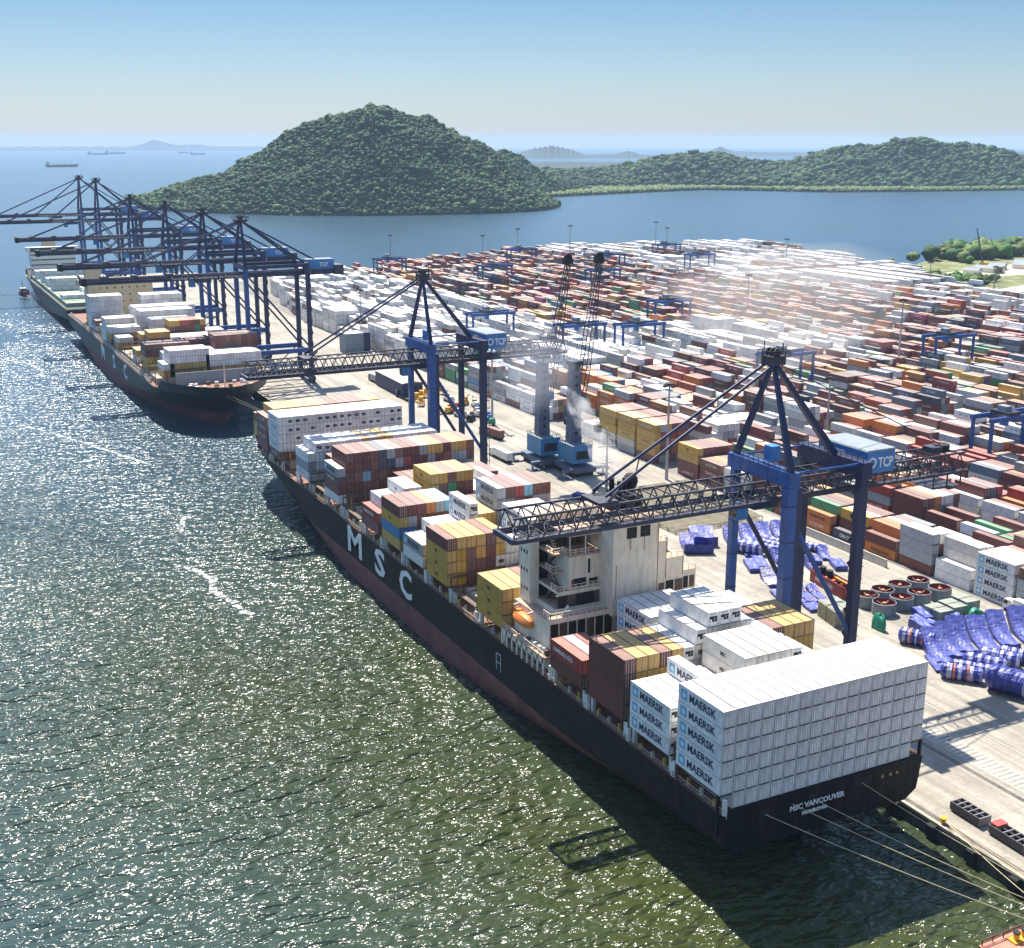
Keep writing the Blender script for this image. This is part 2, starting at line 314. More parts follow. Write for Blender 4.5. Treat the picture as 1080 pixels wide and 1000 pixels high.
# ---------------------------------------------------------------- ships
def lerp(a, b, t): return a+(b-a)*t
def interp(x, xs, ys):
    return float(np.interp(x, xs, ys))
class Hull:
    """lofted ship hull; stern towards -y, origin at water level on the centre line of the transom"""
    def __init__(s, half, length, deck, boot, fore=3.5):
        s.half, s.L, s.deck, s.boot, s.fore = half, length, deck, boot, fore
        k = deck/15.1
        s.zl = [-3, -1, 0, 3*k, boot*0.75, boot, boot+1.3, boot+3, boot+6, deck]
        s.zl = sorted(set(z for z in s.zl if z <= deck))
    def ystart(s, z): return interp(z, [-3,0,4,s.boot,s.boot+1.6,s.boot+2.4,s.deck], [22,13,6,2,-0.4,0,0])
    def yend(s, z): return interp(z, [-3,0,s.boot,s.deck*0.7,s.deck,s.deck+s.fore], [s.L-19,s.L-17,s.L-12,s.L-7,s.L-2,s.L])
    def b(s, y, z):
        y0, y1 = s.ystart(z), s.yend(z)
        if y <= y0: t = 0.0
        else: t = y-y0
        s0 = interp(z, [-3,0,3,s.boot,s.boot+1.6,s.boot+3,s.deck], [0.05,0.2,0.45,0.72,0.88,0.96,1.0])
        ls = interp(z, [-3,0,s.boot,s.boot+2,s.deck], [110,95,60,35,10])
        q = min(1, t/ls); st = s0+(1-s0)*math.sin(q*math.pi/2)**0.8
        lb = interp(z, [-3,0,s.boot,s.deck,s.deck+s.fore], [120,115,88,46,42]); pw = interp(z, [0,s.boot,s.deck], [1.5,1.7,2.3])
        q = max(0, 1-(y1-y)/lb); bw = max(0.0, 1-q**pw)**(0.75 if z < s.boot else 0.6)
        return s.half*min(st, 1)*bw
    def deckb(s, y): return s.b(y, s.deck)
    def mesh_parts(s, parent, names=('hull','deck'), hullm=None, bootm=None, deckm=None):
        hullm = hullm or M_black; bootm = bootm or M_boot; deckm = deckm or M_deck
        nu = 64; us = [0.5*(1-math.cos(math.pi*i/nu)) for i in range(nu+1)]
        bm = MB(); zs = s.zl; grid = {}
        for side in (-1, 1):
            for j, z in enumerate(zs):
                y0, y1 = s.ystart(z), s.yend(z)
                for i, u in enumerate(us):
                    y = lerp(y0, y1, u); grid[side,j,i] = len(bm.v); bm.v.append((side*s.b(y, z), y, z))
            for j in range(len(zs)-1):
                k = bm.mi(bootm if zs[j+1] <= s.boot+1e-6 else hullm)
                for i in range(nu):
                    q = (grid[side,j,i], grid[side,j,i+1], grid[side,j+1,i+1], grid[side,j+1,i])
                    bm.f.append(q if side > 0 else q[::-1]); bm.m.append(k)
        for j in range(len(zs)-1):
            bm.f.append((grid[1,j,0], grid[1,j+1,0], grid[-1,j+1,0], grid[-1,j,0])); bm.m.append(bm.mi(bootm if zs[j+1] <= s.boot+1e-6 else hullm))
        # forecastle bulwark
        F = s.L-34; n = 26
        for side in (-1, 1):
            pr = None
            for i in range(n+1):
                y = lerp(F, s.yend(s.deck), i/n); yt = lerp(F, s.L, i/n); h = s.fore*min(1, (i/n)*6)
                a = (side*s.b(y, s.deck), y, s.deck); c = (side*(s.b(y, s.deck)+0.35*min(1, i/4)*(1 if i < n else 0)), yt, s.deck+h)
                if pr:
                    bm.poly([pr[0], a, c, pr[1]] if side > 0 else [pr[1], c, a, pr[0]], hullm)
                    bm.poly([tuple(np.array(pr[0])+(-side*.3,-.2,0)), tuple(np.array(pr[1])+(-side*.3,-.2,0)), tuple(np.array(c)+(-side*.3,-.2,0)), tuple(np.array(a)+(-side*.3,-.2,0))], M_rail)
                pr = (a, c)
        bm.build(names[0], parent)
        bm = MB(); pts = []
        for i in range(nu+1): y = lerp(0, s.yend(s.deck), us[i]); pts.append((s.deckb(y)-0.02, y))
        for (b0,y0),(b1,y1) in zip(pts, pts[1:]):
            bm.poly([(-b0,y0,s.deck),(b0,y0,s.deck),(b1,y1,s.deck),(-b1,y1,s.deck)], deckm)
        bm.build(names[1], parent)

SX = 21.42                                          # centre line of the berthed ship nearest the viewer
ship = thing('container_ship', 'nearest black container ship, white name on its stern, steam rising from its funnel', 'ship', (SX, -0.45, 0), 0, 'container ships at the quay')
H1 = Hull(21.55, 300.0, 15.1, 6.1, 3.6)
H1.mesh_parts(ship)
def S(x): return x-SX
def SY(y): return y+0.45
BAY = {1:0,2:14.4,3:28.8,4:43.4,5:77,6:91.2,7:105.3,8:120,9:134.7,10:149.5,11:165,12:181,13:195,14:208.5,15:238,16:252.2,17:266}
def ship_fittings():
    # letters on the side: white capitals on the black plating
    for ch, ya, yb in (('M', 173.5, 162.4), ('S', 152.4, 145.0), ('C', 134.9, 126.8)):
        me = text_mesh(ch, 11.0, M_letw, 0.02, 0.32 if ch != 'M' else 0.25, '-x', ya-yb)
        zs = [v.co.z for v in me.vertices]; k = 7.4/(max(zs)-min(zs)); z0 = min(zs)
        for v in me.vertices: v.co.z = (v.co.z-z0)*k
        o = link('hull_letter', me, ship, (-H1.half-0.06, SY(ya), 7.2))
    for txt, y, zz, wd in (('MSC VANCOUVER', 14.0, 11.95, 11.6), ('MONROVIA', 16.6, 10.7, 5.4)):
        me = text_mesh(txt, 1.35 if wd > 8 else 0.85, M_letw, 0.02, 0.05, '-y', wd)
        link('stern_name', me, ship, (S(y), -0.12, zz))
    bm = MB()
    for x0, x1, z0, z1 in ((33.2,34.6,12.9,14.1),(35.2,36.2,12.9,14.2),(36.7,37.6,13.0,14.2),(27.5,31.5,12.9,14.3),(18,20,13.2,14.0),(8,10,12.6,13.8)):
        MB().box(S(x0), S(x1), -0.06, 0.3, z0, z1, M_dark).build('mooring_port', ship)
    for x in (33.9, 35.7, 37.2): MB().box(S(x-0.25), S(x+0.3), -0.1, 0.1, 13.1, 13.6, M_lashy).build('fairlead_roller', ship)
    MB().box(-H1.half+0.6,H1.half-0.6,0.0,0.9,15.1,15.24,M_black).build('stern_coaming', ship)
    # white outline mark on the side
    bm = MB(); X = -H1.half-0.05
    for a, b_ in (((79.2,8.3),(79.2,12.2)),((77.2,8.3),(77.2,12.2)),((79.2,12.2),(77.2,12.2)),((79.2,10.2),(77.2,10.2))):
        bm.beam((X, SY(a[0]), a[1]), (X, SY(b_[0]), b_[1]), 0.22, 0.06, M_letw)
    bm.build('tug_mark', ship)
    # hatch covers, lashing bridges, stack pedestals
    for k, y in BAY.items():
        if k == 1: continue
        half = min(20.6, H1.deckb(SY(y+12))-1.2)
        if half < 4: continue
        bm = MB(); n = 3
        for i in range(n):
            x0 = -half+2.6+i*(2*half-5.2)/n; x1 = x0+(2*half-5.2)/n-0.25
            bm.box(x0, x1, SY(y-0.1), SY(y+12.3), 15.1, 18.2, M_hatch, M_hatch)
            for q in range(3): bm.box(x0+0.3, x1-0.3, SY(y+1.5+q*4), SY(y+1.8+q*4), 18.2, 18.4, M_lash)
        bm.build('hatch_cover', ship)
        for side in (-1, 1):
            bm = MB()
            for yy in (y+0.1, y+11.6): bm.box(side*half-0.35, side*half+0.35, SY(yy), SY(yy+0.7), 15.1, 18.3, M_white)
            bm.box(side*half-0.6, side*half+0.6, SY(y), SY(y+12.3), 18.1, 18.35, M_lash)
            bm.build('stack_pedestal', ship)
    for y in (13.3, 27.6, 42.2, 90.2, 104.2, 118.8, 133.4, 148.2, 163.2, 178.4, 194, 207.4, 236.6, 250.9):
        half = min(21.0, H1.deckb(SY(y))-0.6); bm = MB()
        nn = 17
        for i in range(nn+1):
            x = -half+2*half*i/nn; bm.beam((x,SY(y),15.1), (x,SY(y),20.9), 0.22, 0.3, M_lashy if i % 3 == 1 else M_lash)
        for z in (18.4, 20.9): bm.box(-half, half, SY(y)-0.5, SY(y)+0.5, z, z+0.16, M_lash)
        bm.rail([(-half,SY(y)-0.5,21.0),(half,SY(y)-0.5,21.0)], 1.0, M_lash, 2.5, 0.04)
        bm.build('lashing_bridge', ship)
    # deck-edge rails and the white stanchions along the port side
    bm = MB(); pts = [(-H1.deckb(SY(y))+0.15, SY(y), 15.1) for y in np.linspace(-2, 264, 90)]
    bm.rail(pts, 1.1, M_rail, 3.0, 0.04); bm.build('railing', ship)
    bm = MB(); r = random.Random(3)
    for k, y in BAY.items():
        for yy in (y-0.9, y+12.9):
            hb = H1.deckb(SY(yy)); MB().box(-hb+0.25, -hb+0.85, SY(yy)-0.3, SY(yy)+0.3, 15.1, 17.6+r.random()*0.8, M_white).build('stanchion', ship)
        for q in range(3):
            yy = y+2+q*3.6; hb = H1.deckb(SY(yy)); MB().box(-hb+0.7, -hb+1.2, SY(yy), SY(yy)+0.5, 15.1, 15.9+r.random(), M_rail if q % 2 else M_lashy).build('deck_locker', ship)
    # forecastle gear
    bm = MB()
    for x, y in ((12,274),(30,274),(16,282),(27,282),(21.4,290)):
        MB().cyl((S(x), SY(y)), 1.2, 15.1, 17.2, M_lash, 10).box(S(x)-2, S(x)+2, SY(y)-0.8, SY(y)+0.8, 15.1, 16.2, M_hatch).build('mooring_winch', ship)
    bm.beam((0, SY(284), 15.1), (0, SY(284), 27), 0.7, 0.7, M_rail, 0.3, 0.3)
    bm.build('foremast', ship)
    bm = MB()                                        # open steel at the stern under the last stack
    for i in range(18):
        x = S(i*2.52+0.0); bm = MB(); bm.beam((x,SY(0.3),11), (x,SY(0.3),15.2 if 0 < i < 17 else 18.1), 0.4, 0.5, M_black)
        bm.box(x-0.1,x+0.1,SY(0.3),SY(11.8),15.12,15.22,M_lash); bm.beam((x,SY(11.8),15.1), (x,SY(11.8),18.1), 0.4, 0.5, M_lash); bm.build('stack_frame', ship)
    for x0, x1 in ((0, 2.4), (40.4, 42.8)): MB().box(S(x0), S(x1), SY(0.1), SY(12.1), 17.75, 18.08, M_lash).build('stack_platform', ship)
ship_fittings()

def deckhouse():
    h = MB(); W = M_cream
    def bx(x0,x1,y0,y1,z0,z1,m=W,top=None): h.box(S(x0),S(x1),SY(y0),SY(y1),z0,z1,m,top)
    roof = mat('deckhouse deck paint', (0.5, 0.33, 0.24), 0.8, var=0.2, dirt=RUST, dirt_amt=0.5)
    bx(2.2,40.6,60,77-1.6,15.1,25.4,W,roof)           # lower house
    bx(3.5,5.6,71,75.4,25.4,43.6)                     # tall port fin
    bx(5.6,26,72,75.6,25.4,44.0,W,roof)               # accommodation wall behind the balconies
    bx(1.6,17.0,58.8,60,25.5,26.6,W,roof)             # deck edge above the arches
    bx(5.2,16.6,62.6,72,25.4,26.6,W,roof)
    bx(5.6,16.4,62.6,72,29.8,30.4,W,roof)             # gallery deck
    bx(8.2,15.6,63.0,72,30.4,37.4,W,roof)             # block with the big dark window
    bx(8.0,15.6,62.6,72,37.4,37.8,roof); bx(7.6,15.8,62.4,72,41.7,42.1,roof)   # open deck and its canopy
    bx(5.6,8.2,65.0,72,33.6,33.9,roof); bx(5.6,8.2,65.0,72,37.4,37.7,roof)
    bx(26.0,30.2,60.8,72,25.4,38.4,W,roof); bx(30.2,35.0,61.4,72,25.4,34.2,W,roof); bx(35.0,38.6,62,72,25.4,30.6,W,roof)
    bx(27.0,28.4,62,64,38.4,41,W); bx(31,34,66,70,34.2,37,W,roof)
    h.build('superstructure', ship)
    f = MB(); f.box(S(15.2),S(26.0),SY(57.6),SY(63.5),25.3,45.6,W,roof); f.box(S(16.4),S(26.0),SY(63.5),SY(72),25.3,45.6,W,roof)
    f.box(S(18.2),S(24.5),SY(62),SY(69),45.6,48.6,M_black); f.build('funnel', ship)
    fo = [c for c in ship.children if c.name.startswith('funnel')][0]
    pi = MB()
    for x, y in ((20,63.5),(22.5,65.5),(20.3,67)): pi.cyl((S(x),SY(y)),0.55,48.6,51.6,M_dark,10)
    pi.build('exhaust_pipe', fo)
    so_ = [c for c in ship.children if c.name.startswith('superstructure')][0]
    for x in (18.3, 21.5): MB().box(S(x),S(x+2.3),SY(57.5),SY(57.8),41.3,43.6,M_dark).box(S(x+1.1),S(x+1.2),SY(57.46),SY(57.55),41.3,43.6,M_lash).build('window', fo)
    def openings(x0, x1, y, z0, z1, n):
        g = MB()
        for i in range(n):
            a = x0+(x1-x0)*i/n; g.box(S(a+0.2),S(a+(x1-x0)/n-0.15),SY(y-0.06),SY(y+0.2),z0,z1,M_dark if i % 3 != 1 else M_lash)
        g.build('gallery_opening', so_)
    openings(5.4,16.2,62.6,26.9,29.6,5); openings(2.2,16.8,60,20.6,25.0,7); openings(17.5,38,60,21,25,9); openings(2.2,38,60,15.8,19.8,12)
    openings(26.4,30,60.8,26.6,29.2,2); openings(30.4,35,61.4,26.6,29.2,2); openings(35.2,38.4,62,26.6,29.2,2)
    MB().box(S(5.0),S(16.4),SY(62.5),SY(62.7),26.6,26.9,W).box(S(5.0),S(16.4),SY(62.5),SY(62.7),29.6,29.9,W).build('gallery_trim', so_)
    MB().box(S(8.3),S(15.4),SY(71.7),SY(71.95),37.9,41.6,M_dark).build('deck_recess', so_)  # dark panel painted in for the shade under the canopy
    MB().box(S(5.7),S(8.1),SY(71.7),SY(71.95),26.7,43,M_dark).build('stair_recess', so_)  # dark back panel stands in for deep shade behind the stairs
    for x in (8.0, 11.6, 15.4): MB().box(S(x),S(x+0.2),SY(62.5),SY(62.7),37.8,41.7,W).build('post', so_)
    MB().box(S(9.2),S(12.2),SY(62.93),SY(63.1),30.9,32.6,M_glass).build('window', so_); MB().box(S(12.9),S(14.9),SY(62.93),SY(63.1),31.0,32.2,M_dark).build('window', so_)
    MB().box(S(12.6),S(13.1),SY(62.93),SY(63.1),33.4,36.4,M_dark).build('door', so_); MB().box(S(8.7),S(9.1),SY(62.9),SY(63.1),31,32.4,M_tube0).build('fire_locker', so_)
    for y in (72.0,73.2,74.4):
        for z in (28,32,36,40): MB().box(S(3.44),S(3.6),SY(y),SY(y+0.5),z,z+0.8,M_glass).build('window', so_)
    for k in range(4): MB().box(S(9+k*1.6),S(10+k*1.6),SY(68.5),SY(69.5),37.8,39.2,M_lash).build('deck_locker', so_)
    for x0,x1,y,z in ((5.6,16.4,62.7,30.4),(8.0,15.6,62.7,37.8),(5.7,8.0,65.1,33.9),(5.7,8.0,65.1,37.7),(1.8,16.6,58.9,26.6),(26.1,30,60.9,38.4),(30.3,34.9,61.5,34.2),(35.1,38.5,62.1,30.6),(15.3,25.9,57.7,45.6)):
        MB().rail([(S(x0),SY(y+3),z),(S(x0),SY(y),z),(S(x1),SY(y),z)],1.1,W,1.3,0.06).build('railing', so_)
    ru = mat('running rust', (0.2,0.09,0.04), 0.9, var=0.4, scale=2.0)
    for x, y, z0, z1 in ((25.75,57.57,29,44),(15.9,57.58,29,36),(19.2,57.585,38.9,41.3),(22.4,57.585,38.2,41.3),(30.0,60.77,30,38),(34.7,61.37,30,34)):
        MB().box(S(x),S(x+0.16),SY(y),SY(y+0.1),z0,z1,ru).build('rust_streak', so_)
    st = MB()                                         # outside stairs
    for z0,z1,y0,y1 in ((26.6,30.4,70,66),(30.4,33.9,66,70),(33.9,37.7,70,66),(37.7,42,66,70)):
        for s_ in (0,0.9): st.beam((S(6.6+s_),SY(y0),z0),(S(6.6+s_),SY(y1),z1),0.12,0.3,M_lash)
        for i in range(9): t = i/9; st.box(S(6.6),S(7.5),SY(lerp(y0,y1,t))-0.15,SY(lerp(y0,y1,t))+0.15,lerp(z0,z1,t),lerp(z0,z1,t)+0.06,M_lash)
    st.build('stairway', so_)
    m = MB()                                          # masts
    m.beam((S(19.6),SY(68),48),(S(19.6),SY(68),62),0.5,0.5,M_rail,0.2,0.2); m.beam((S(17.6),SY(68),58),(S(21.6),SY(68),58),0.15,0.2,M_rail)
    m.beam((S(18.2),SY(68),54.5),(S(21),SY(68),54.5),0.15,0.2,M_rail)
    for x in (17.7,18.6,20.6,21.5): m.beam((S(x),SY(68),58),(S(x),SY(68),59.8),0.08,0.08,M_rail)
    m.beam((S(25.4),SY(68),45.6),(S(27.8),SY(68),56),0.35,0.35,M_dark,0.15,0.15)
    m.build('mast', ship)
    d = MB(); d.lathe([(0.02,52.0),(0.9,51.8),(1.5,51.0),(1.6,50.1),(1.3,49.0),(0.6,48.4),(0.6,45.6)],(S(24.8),SY(67)),M_dark,14); d.build('radar_dome', ship, smooth=True)
    # lifeboat on its davit
    b_ = MB()
    def lb(u, v):
        a = v*2*math.pi; x = u*2-1; r = (1-abs(x)**2.6)**0.5
        return (S(1.6)+1.35*r*math.cos(a), SY(70.2)+3.9*x, 22.6+1.25*r*math.sin(a)+(0.35 if math.sin(a) > 0.7 else 0)*r)
    b_.grid(lb, 16, 14, M_orange); b_.box(S(1.0),S(2.2),SY(71.6),SY(73.2),23.6,24.4,M_orange); b_.build('lifeboat', ship, smooth=False)
    for y in (67.2, 73.2):
        dv = MB(); dv.beam((S(3.4),SY(y),20.6),(S(2.6),SY(y),25.2),0.4,0.4,M_rail); dv.beam((S(2.6),SY(y),25.2),(S(0.9),SY(y),25.0),0.3,0.3,M_rail); dv.build('davit', ship)
    dv = MB(); dv.beam((S(2.6),SY(62.0),21.6),(S(6.6),SY(60.4),28.2),0.4,0.4,M_white)
    dv.build('derrick', ship)
    # side gallery at deck edge with openings
    ga = MB(); xo = 0.0
    ga.box(S(0.0),S(2.2),SY(58.5),SY(77),18.6,18.9,roof)
    for i in range(9): y = 58.6+i*2.28; ga.box(S(0.0),S(0.25),SY(y),SY(y+0.5),15.1,18.6,W)
    ga.box(S(0.0),S(0.2),SY(58.5),SY(77),17.7,18.6,W)
    ga.rail([(S(0.1),SY(58.5),18.9),(S(0.1),SY(77),18.9)],1.1,W,2.0,0.05)
    ga.build('side_gallery', ship)
    q = MB(); r = random.Random(5)                    # rafts, reels and stores on the gallery
    for i in range(8):
        y = 59.5+i*1.25; z = 18.9
        q = MB(); q.cyl((S(1.0+r.random()*0.5),SY(y)),0.35+0.2*r.random(),z,z+0.7+r.random()*0.5,M_white if i % 3 else M_lash,8); q.build('life_raft', ship)
deckhouse()
# ---------------------------------------------------------------- shipping containers
CL, CW, CH = 12.19, 2.41, 2.9
PAL = {'w':((0.80,0.80,0.78),'white'),'c':((0.62,0.60,0.54),'off-white'),'g':((0.36,0.39,0.41),'grey'),'y':((0.56,0.335,0.058),'yellow'),
       'b':((0.155,0.042,0.036),'dark red'),'r':((0.33,0.045,0.035),'red'),'o':((0.56,0.17,0.035),'orange'),'n':((0.03,0.05,0.10),'navy'),
       'B':((0.02,0.22,0.50),'blue'),'L':((0.17,0.44,0.60),'light blue'),'G':((0.04,0.27,0.13),'green'),'m':((0.40,0.05,0.19),'magenta'),'s':((0.12,0.17,0.22),'slate'),'k':((0.012,0.012,0.012),'black')}
def cmat(k):
    col = PAL[k][0]
    return mat('container steel '+PAL[k][1], col, 0.55, var=0.14, scale=0.5, dirt=tuple(0.45*c+0.05 for c in col) if k in 'wcg' else tuple(0.7*c+0.05 for c in col), dirt_amt=0.55, rnd=0.12)
def rmat(k):                                         # roofs: weathered, chalky paint of the same colour with rust streaks
    col = tuple(lerp(c, d_, 0.26) for c, d_ in zip(PAL[k][0], (0.52,0.40,0.33)))
    return mat('weathered container roof '+PAL[k][1], col, 0.7, var=0.12, scale=0.35, dirt=(0.36,0.24,0.15), dirt_amt=0.6, rnd=0.12)
def gmat(k):  # top rails darker and browner than the sides, so roof joints show
    return mat('grimy top rail '+PAL[k][1], tuple(lerp(c*0.55, 0.16, 0.4) for c in PAL[k][0]), 0.7, var=0.3, scale=0.8, dirt=RUST, dirt_amt=0.6)
M_rod = mat('lock rod zinc', (0.45,0.45,0.44), 0.5, var=0.2)
M_gask = mat('door gasket', (0.06,0.058,0.055), 0.8, var=0.2)
def body_mesh(k, L=CL):
    m = cmat(k); b = MB(); hx, hy = CW/2, L/2
    b.box(-hx+0.05, hx-0.05, -hy+0.06, hy-0.05, 0.12, CH-0.05, m, rmat(k))
    for sx in (-1, 1):
        for sy in (-1, 1): b.box(min(sx*hx,sx*(hx-0.17)), max(sx*hx,sx*(hx-0.17)), min(sy*hy,sy*(hy-0.17)), max(sy*hy,sy*(hy-0.17)), 0, CH, m)
        for z0, z1, m_ in ((0,0.16,m),(CH-0.12,CH-0.01,gmat(k))): b.box(min(sx*hx,sx*(hx-0.09)), max(sx*hx,sx*(hx-0.09)), -hy+0.17, hy-0.17, z0, z1, m_)
        n = int(L/0.56)                              # corrugation ribs on the long sides
        for i in range(n):
            y = -hy+0.35+i*(L-0.7)/n; b.box(min(sx*(hx-0.06),sx*(hx-0.018)), max(sx*(hx-0.06),sx*(hx-0.018)), y, y+0.26, 0.16, CH-0.12, m)
    return b.mesh('container_body')
def door_mesh(k):
    m = cmat(k); b = MB(); y = -CL/2
    b.box(-1.12, 1.12, y-0.012, y+0.06, 0.03, CH-0.03, M_gask)
    for x0, x1 in ((-1.07,-0.04),(0.04,1.07)): b.box(x0, x1, y-0.04, y+0.0, 0.15, CH-0.12, m)
    for x in (-0.78,-0.3,0.3,0.78): b.box(x-0.035, x+0.035, y-0.085, y-0.04, 0.12, CH-0.1, M_rod)
    return b.mesh('container_door')
def fan_mesh():
    m = cmat('w'); b = MB(); y = -CL/2
    b.box(-1.04, 1.04, y-0.02, y+0.06, 0.14, CH-0.1, m)
    b.box(-0.85, 0.85, y-0.05, y-0.02, 0.95, 2.05, M_dark)
    for i in range(10):
        a = 2*math.pi*i/10; b.beam((0.25,y-0.06,1.5),(0.25+0.45*math.cos(a),y-0.06,1.5+0.45*math.sin(a)),0.05,0.02,M_steel)
    b.box(-0.8,-0.35,y-0.09,y-0.05,1.0,1.5,m); b.box(-0.9,0.9,y-0.06,y-0.02,0.25,0.8,m); b.box(-0.7,0.7,y-0.07,y-0.06,2.3,2.6,M_rod)
    return b.mesh('refrigeration_unit')
BODY, DOOR = {}, {}
FAN = None
def maersk_mesh():
    b = MB(); X = -CW/2-0.012                         # pale blue square with a white seven-pointed star, far end of the side
    y0 = CL/2-0.75; s = 1.7; z0 = 0.6
    b.poly([(X,y0,z0),(X,y0-s,z0),(X,y0-s,z0+s),(X,y0,z0+s)], M_star)
    cy, cz = y0-s/2, z0+s/2; pts = []
    for i in range(14):
        a = math.pi/2+i*math.pi/7; r = 0.72 if i % 2 == 0 else 0.33; pts.append((X-0.006, cy-r*math.cos(a), cz+r*math.sin(a)))
    b.poly(pts, M_letw)
    return b.mesh('emblem')
TXT = {}
def side_text(key):
    if key in TXT: return TXT[key]
    if key == 'M': me = text_mesh('MAERSK', 1.9, M_letb, 0.008, 0.05, '-x', 7.2); off = (CL/2-3.1, 0.85)
    elif key == 'S': me = text_mesh('MSC', 1.0, M_letk, 0.008, 0.03, '-x', 1.5); off = (0.9, 1.0)
    elif key == 'H': me = text_mesh('HAMBURG SÜD', 1.25, M_letw, 0.008, 0.02, '-x', 7.4); off = (CL/2-1.2, 1.0)
    elif key == 'C': me = text_mesh('CMA CGM', 1.5, M_letw, 0.008, 0.03, '-x', 5.6); off = (CL/2-3.0, 0.8)
    elif key == 'K': me = text_mesh('Hapag-Lloyd', 1.4, M_letk, 0.008, 0.03, '-x', 7.0); off = (CL/2-2.6, 0.9)
    TXT[key] = (me, off); return TXT[key]

items = []   # dict(kind 's'/'y', x,y,z (base centre), col, H scale, label parts, text, fan)
def bay_phrase(k):
    if k == 1: return 'stern block'
    if k <= 4: return ORD[k-1]+' bay from stern'
    return ORD[k-5]+' bay ahead of bridge'
TIER = ['top tier','second tier down','third tier down','fourth tier down','fifth tier down','lowest tier']
STK = {}     # (bay, col) -> (base, H, string)
def put(bay, cols, s, base=18.4, H=CH, txt=''):
    for c in cols if not isinstance(cols, int) else [cols]: STK[bay, c] = (base, H, s, txt)
rg = range
put(1, [1,17], 'wwwww', 18.1, txt='MMMMM'); put(1, rg(2,17), 'wwwwww', 15.25)
put(2, [1,2,3], 'WWW', txt='MMM'); put(2, 4, 'wwww', txt='   M'); put(2, [5,6], 'www'); put(2, rg(7,11), 'ccccc', txt='   SS'); put(2, 11, 'ccccC'); put(2, 12, 'ww'); put(2, 13, 'wwww'); put(2, [14,15,16,17], 'bb')
put(3, 1, 'bbbb'); put(3, 2, 'yyyy'); put(3, 3, 'byyy'); put(3, 4, 'ybyb'); put(3, 5, 'byby'); put(3, 6, 'wwwW'); put(3, 7, 'wwwWW'); put(3, [8,9,10], 'wwwwcW'); put(3, 11, 'wwwww'); put(3, [12,13], 'wwww'); put(3, 14, 'bbyb'); put(3, [15,16,17], 'byyy')
put(4, 1, 'br', txt=' H'); put(4, [2], 'bg'); put(4, 3, 'br'); put(4, 7, 'wwww', txt='  MM'); put(4, rg(8,12), 'wwww'); put(4, rg(12,18), 'www')
put(5, [1,2,3], 'yyy', txt='SSS'); put(5, [4], 'yyb'); put(5, 5, 'byb'); put(5, rg(6,10), 'ccc', txt=' SS'); put(5, rg(10,18), 'wwww')
put(6, rg(8,15), 'wwww'); put(6, rg(15,18), 'wwb')
put(7, 1, 'yyyb', txt='SSS '); put(7, 2, 'yyyy'); put(7, 3, 'bbby'); put(7, 4, 'bbyy'); put(7, 5, 'bbbb'); put(7, 6, 'bWyy'); put(7, [7,8], 'www'); put(7, [9,10,11,12], 'wwwww', txt='   MM'); put(7, 13, 'wwwb'); put(7, rg(14,18), 'yyyo')
put(8, 1, 'wg', txt='MM'); put(8, 2, 'yc'); put(8, rg(3,6), 'www'); put(8, 6, 'wwwwW', txt='   MM'); put(8, [7,8], 'yyyy'); put(8, 9, 'ggWggg', txt='   MMM'); put(8, 10, 'bbbbgb'); put(8, 11, 'bbbrbr'); put(8, 12, 'bbbbbL'); put(8, [13,14], 'bbbbgb'); put(8, rg(15,18), 'bbb')
put(9, 1, 'yByb', txt='SLS '); put(9, 2, 'bBgb'); put(9, 3, 'bbbb'); put(9, 4, 'bbbo'); put(9, 5, 'bbbg'); put(9, 6, 'bbbL'); put(9, [7,8], 'www'); put(9, [9,10,11], 'yyb'); put(9, rg(12,18), 'wwb')
put(10, 1, 'br', txt=' H'); put(10, [2,3], 'www'); put(10, [4,5], 'wwww', txt='   S'); put(10, 6, 'bbb'); put(10, 7, 'bbbyy', txt='   SS'); put(10, 8, 'bbbby'); put(10, 9, 'bbbGb'); put(10, [10,11], 'bbbby'); put(10, [12,13], 'www'); put(10, 14, 'wwww', txt='   S'); put(10, rg(15,18), 'wb')
put(11, rg(7,18), 'bbb')
put(12, 1, 'wbbg', H=2.59, txt='M  M'); put(12, 2, 'bbbbb'); put(12, 3, 'bbbbb'); put(12, 4, 'bbLbb'); put(12, 5, 'bbbbb'); put(12, 6, 'bbbnn'); put(12, 7, 'bbbng'); put(12, 8, 'bbrgb'); put(12, 9, 'bbrrb'); put(12, 10, 'bbbbb'); put(12, 11, 'bbbbg'); put(12, 12, 'bbbgy'); put(12, 13, 'bbbby'); put(12, 14, 'bbbrb'); put(12, [15,16], 'bbggy'); put(12, 17, 'bbgbb')
put(13, rg(3,18), 'bbb')
put(14, 1, 'wgw', txt='MM '); put(14, 2, 'wwW'); put(14, rg(2,7), 'wwwW'); put(14, 7, 'wwww'); put(14, 8, 'bbby'); put(14, 9, 'bbbg'); put(14, [10,11], 'bbby'); put(14, rg(12,18), 'wwww')
put(15, 1, 'bwwww', 18.0, txt='  K  '); put(15, rg(2,18), 'bwWWW', 17.9)
put(16, 1, 'bbbb', 18.0); put(16, rg(2,6), 'bbbby', 17.9); put(16, rg(6,9), 'bbbyy', 17.9); put(16, [9,10], 'bbbbb', 17.9); put(16, [11,12,13,14], 'bbbbb', 17.9); put(16, [15,16], 'bbbby', 17.9)
put(17, [2,3], 'yyb', 17.9); put(17, rg(4,15), 'bbb', 17.9)
def top_of(d, k): return d[k][0]+len(d[k][2])*d[k][1] if k in d else 15.0
